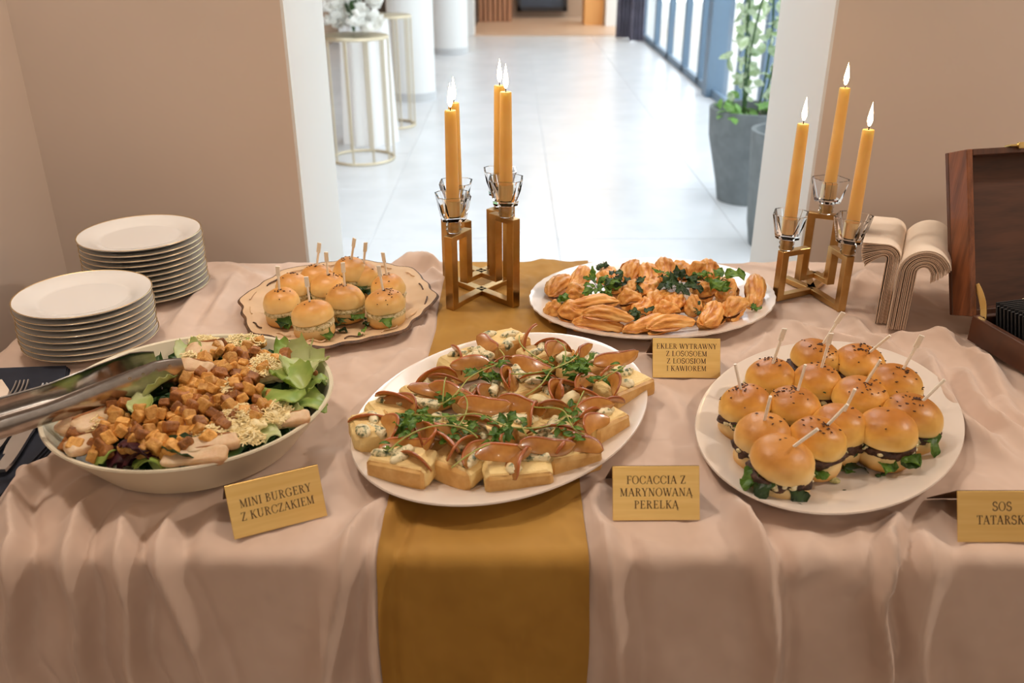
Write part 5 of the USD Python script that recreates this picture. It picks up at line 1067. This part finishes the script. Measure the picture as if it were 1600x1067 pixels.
part(tg, 'hinge', xf(lathe([(0, -.012), (.012, -.012), (.012, .012), (0, .012)], 20), T(*((B1 + d1 * 1.9 + B2 + d2 * 1.9) / 2)) @ Rx(PI / 2)), M['steel'])

# ------------------------------------------------------------------ cutlery on the navy napkin
pm('navy', (30, 36, 52), (24, 28, 42), scale=20, rough_=.8, bump=.15, bscale=600)
K = [at(-60, 590), at(104, 584), at(92, 690), at(-10, 800), at(-140, 800)]
poly = Polygon([k[:2] for k in K]).buffer(.006)
nv = thing('cutlery_cloth', 'folded navy blue cloth under the cutlery at the left edge', 'napkin', T(0, 0, ZC - .001))
for k in range(3): part(nv, 'fold', extr(poly.buffer(-.002 * k), .0028, .0032 * k), M['navy'], False)
ZK = ZC + .009
pm('cutlery_steel', (196, 194, 192), rough_=.3, metallic=1.0)
def outline(ws, L): s = np.linspace(0, L, len(ws)); ws = np.array(ws); return Polygon(np.vstack([np.stack([s, ws], 1), np.stack([s[::-1], -ws[::-1]], 1)]))
def fork(label, tip, dirn, z):
    d = np.array([dirn[0], dirn[1], 0]); d /= np.linalg.norm(d); t = thing('fork', label, 'fork', frame(np.array([tip[0], tip[1], z]), d, np.array([-d[1], d[0], 0]), np.array([0, 0, 1.])))
    for k in range(4): part(t, 'tine', tube(spline([(0, (k - 1.5) * .0052, .004), (.02, (k - 1.5) * .0056, .001), (.042, (k - 1.5) * .0058, .0025)], 9), .0013, 6), M['cutlery_steel'])
    part(t, 'head', extr(affinity.translate(outline([.0098, .0108, .0100, .007, .0042, .0036], .03), .040, 0).buffer(.0005), .0016, .0017), M['cutlery_steel'])
    part(t, 'handle', extr(affinity.translate(outline([.0034, .0034, .004, .0055, .0075, .008, .006], .12), .068, 0).buffer(.0008), .0022, .0015), M['cutlery_steel']); return t
def knife(label, end, dirn, z, dark=False):
    d = np.array([dirn[0], dirn[1], 0]); d /= np.linalg.norm(d); t = thing('knife', label, 'knife', frame(np.array([end[0], end[1], z]), d, np.array([-d[1], d[0], 0]), np.array([0, 0, 1.])))
    part(t, 'handle', extr(outline([.0045, .0065, .0065, .0058, .005, .004, .004], .095).buffer(.0012), .0042, 0), M['cutlery_steel'], 30)
    part(t, 'blade', extr(affinity.translate(outline([.004, .006, .0065, .0065, .006, .0015], .042), .095, 0), .0016, .0012), M['cutlery_steel'], 30); return t
ex = at(75, 640, ZK) - at(2, 742, ZK)
fork('steel fork with its tines beside the white paper corner', at(36, 598, ZK)[:2], at(2, 660, ZK)[:2] - at(36, 598, ZK)[:2], ZK)
fork('steel fork with its tines just showing behind the tong arm', at(78, 605, ZK)[:2], at(30, 690, ZK)[:2] - at(78, 605, ZK)[:2], ZK + .003)
for i, (q, lab) in enumerate([((4, 742), 'knife lying nearest the bowl with its rounded end in view'), ((-20, 722), 'second knife from the bowl on the navy cloth'), ((-45, 705), 'third knife from the bowl on the navy cloth'), ((-68, 688), 'knife furthest from the bowl on the navy cloth')]):
    P = at(*q, ZK); knife(lab, P[:2], ex + np.array([.004 * i, 0, 0]), ZK + .0015 * (3 - i))
pm('paper', (236, 218, 200), (228, 208, 188), scale=30, rough_=.9)
wp = [at(-40, 600, ZK), at(4, 596, ZK), at(15, 612, ZK), at(6, 640, ZK), at(-40, 650, ZK)]
solo('paper_napkin', extr(Polygon([p[:2] for p in wp]), .003, ZK + .0005), M['paper'], 'corner of a white paper napkin at the left edge beside the fork', 'napkin', smooth=False)

# ------------------------------------------------------------------ curled napkins in two bunches
pm('napkin_paper', (214, 190, 168), (206, 180, 156), scale=14, rough_=.95, bump=.15, bscale=500, vary=.05)
pm('napkin_top', (240, 222, 202), (234, 214, 192), scale=10, rough_=.95, bump=.15, bscale=500)
e1 = np.array([.42, .91, 0.]); e1 /= np.linalg.norm(e1); ez = np.array([0, 0, 1.])
def bunch(org, sgn, H, R0, n, dx, arc0, tail, lab, depth, grp):
    """napkins standing on edge and curling over to one side; sgn: to which side; they stack along the picture's x"""
    ex_ = np.array([1.0, -.1, 0]); ex_ /= np.linalg.norm(ex_)
    for k in range(n):
        r = R0 + k * dx; x0 = -sgn * k * dx; arc = arc0 + (.55 if sgn < 0 else .2) * (.5 - k / n)
        c = [(x0 * 1.0, h) for h in np.linspace(0, H, 7)]
        cx = x0 + sgn * r
        c += [(cx - sgn * r * math.cos(a), H + r * .92 * math.sin(a)) for a in np.linspace(0, arc, 16)[1:]]
        tx, tz_ = sgn * math.sin(arc), math.cos(arc); px_, pz_ = c[-1]; L = tail * (1 + .25 * (k / n)); cu = -sgn
        c += [(px_ + tx * L * s - .012 * sgn * s * s, pz_ + tz_ * L * s) for s in np.linspace(0, 1, 6)[1:]]
        c = np.array(c); c[:, 0] += rng.normal() * .0003
        vs = np.linspace(0, 1, 5); V = []
        for x, z in c:
            for v in vs: V.append(np.array(org) + ex_ * x + ez * (z + .002 * v * math.sin(z * 30)) + e1 * (depth * v + .0015 * math.sin(k * 2.3)))
        top = k == n - 1
        solo('paper_napkin', sheet(np.array(V), gridf(len(c), 5), dx * .62), M['napkin_top' if top else 'napkin_paper'], (lab + ', smooth outermost sheet') if top else f'{lab}, {NTH[k]} sheet from the inside', 'napkin', None if top else grp, smooth=50)
bunch((.645, 1.322, ZC), 1, .100, .010, 15, .0021, 2.35, .030, 'beige paper napkin curling to the right in the right-hand bunch', .185, 'napkins of the right-hand bunch')
bunch((.606, 1.350, ZC), -1, .112, .006, 11, .0022, 1.75, .040, 'beige paper napkin curling to the left in the left-hand bunch', .165, 'napkins of the left-hand bunch')

# ------------------------------------------------------------------ wooden tea box
pm('walnut', (100, 60, 38), (70, 40, 26), scale=9, rough_=.42, bump=.1, stretch=(9, 1, 1.0), detail=6, coat_weight=.15, coords='object'); pm('walnut_side', (146, 88, 54), (100, 58, 36), scale=9, rough_=.4, bump=.1, stretch=(9, 9, .9), detail=6, coat_weight=.15)
pm('walnut_in', (94, 58, 39), (62, 38, 26), scale=7, rough_=.5, bump=.1, stretch=(.9, 6, 6), detail=6)
BA = math.radians(12.7); bo = np.array([.729, 1.285, ZC]); W, D, Hh, wt = .34, .235, .042, .010
tb2 = thing('tea_box', 'dark walnut box with its lid open at the right edge of the table', 'box', T(*bo) @ Rz(BA))
part(tb2, 'side', bx(0, wt, -D, 0, 0, Hh, .001), M['walnut'], False); part(tb2, 'side', bx(W - wt, W, -D, 0, 0, Hh, .001), M['walnut'], False)
part(tb2, 'front_wall', bx(wt, W - wt, -D, -D + wt, 0, Hh, .001), M['walnut'], False); part(tb2, 'back_wall', bx(wt, W - wt, -wt, 0, 0, Hh, .001), M['walnut'], False)
part(tb2, 'bottom', bx(wt, W - wt, -D + wt, -wt, 0, .006), M['walnut_in'], False)
ld = part(tb2, 'lid', bx(0, W, .042, .050, 0, .262, .001), M['walnut'], False, M=T(0, .002, Hh - .003) @ Rx(-math.radians(20)))
LM = T(0, .002, Hh - .003) @ Rx(-math.radians(20))
part(ld, 'lid_lining', bx(wt, W - wt, .038, .042, wt, .252), M['walnut_in'], False, M=LM)
part(ld, 'lid_side', bx(0, wt * 1.1, 0, .042, 0, .262, .0012), M['walnut_side'], False, M=LM); part(ld, 'lid_side', bx(W - wt, W, 0, .042, 0, .262, .0012), M['walnut_side'], False, M=LM)
part(ld, 'lid_rail', bx(wt * 1.1, W - wt, 0, .042, .252, .262, .001), M['walnut'], False, M=LM); part(ld, 'lid_rail', bx(wt * 1.1, W - wt, 0, .042, 0, .010, .001), M['walnut'], False, M=LM)
pm('latch_gold', (230, 206, 140), rough_=.25, metallic=1.0)
lt = part(tb2, 'latch', cat(bx(.076, .128, -.004, .010, .262, .2655, .001), bx(.090, .100, -.006, 0, .258, .268, .001), bx(.113, .120, -.006, .004, .264, .270, .001)), M['latch_gold'], False, M=LM)
part(tb2, 'lid_stay', sweep(spline([(.012, -.012, Hh - .012), (.016, .006, Hh + .024), (.011, .020, Hh + .044)][::-1], 12), np.array([(-.0008, -.005), (.0008, -.005), (.0008, .005), (-.0008, .005)])), M['latch_gold'], False, 'curved brass lid stay')
pm('sachet_black', (24, 24, 26), (34, 33, 34), scale=40, rough_=.4); pm('sachet_cream', (222, 206, 166), (206, 186, 140), scale=40, rough_=.5)
def sachet(label, x, y, col, yaw=0):
    t = thing('tea_sachet', label, 'tea sachet', T(*bo) @ Rz(BA) @ T(x, y, .0065) @ Rz(yaw) @ Rx(-.30), group='black tea sachets' if col == 'sachet_black' else 'cream tea sachets')
    part(t, 'packet', boxm(.058, .0036, .060, (0, 0, .030), .0012), M[col], False)
    part(t, 'crimped_edge', boxm(.058, .0016, .006, (0, 0, .0625), .0004), M[col], False)
for k in range(11): sachet(f'black paper tea sachet in the left row of the walnut box, {NTH[k]} from the lid', .052 + .0015 * k, -.035 - .0062 * k + .0, 'sachet_black', .05)
for k in range(11): sachet(f'cream paper tea sachet in the walnut box, {NTH[k]} from the lid', .104 + .002 * k, -.030 - .0062 * k, 'sachet_cream', .05)
for k in range(8): sachet(f'black paper tea sachet in the right row of the walnut box, {NTH[k]} from the lid', .180 + .0015 * k, -.06 - .0062 * k, 'sachet_black', .05)
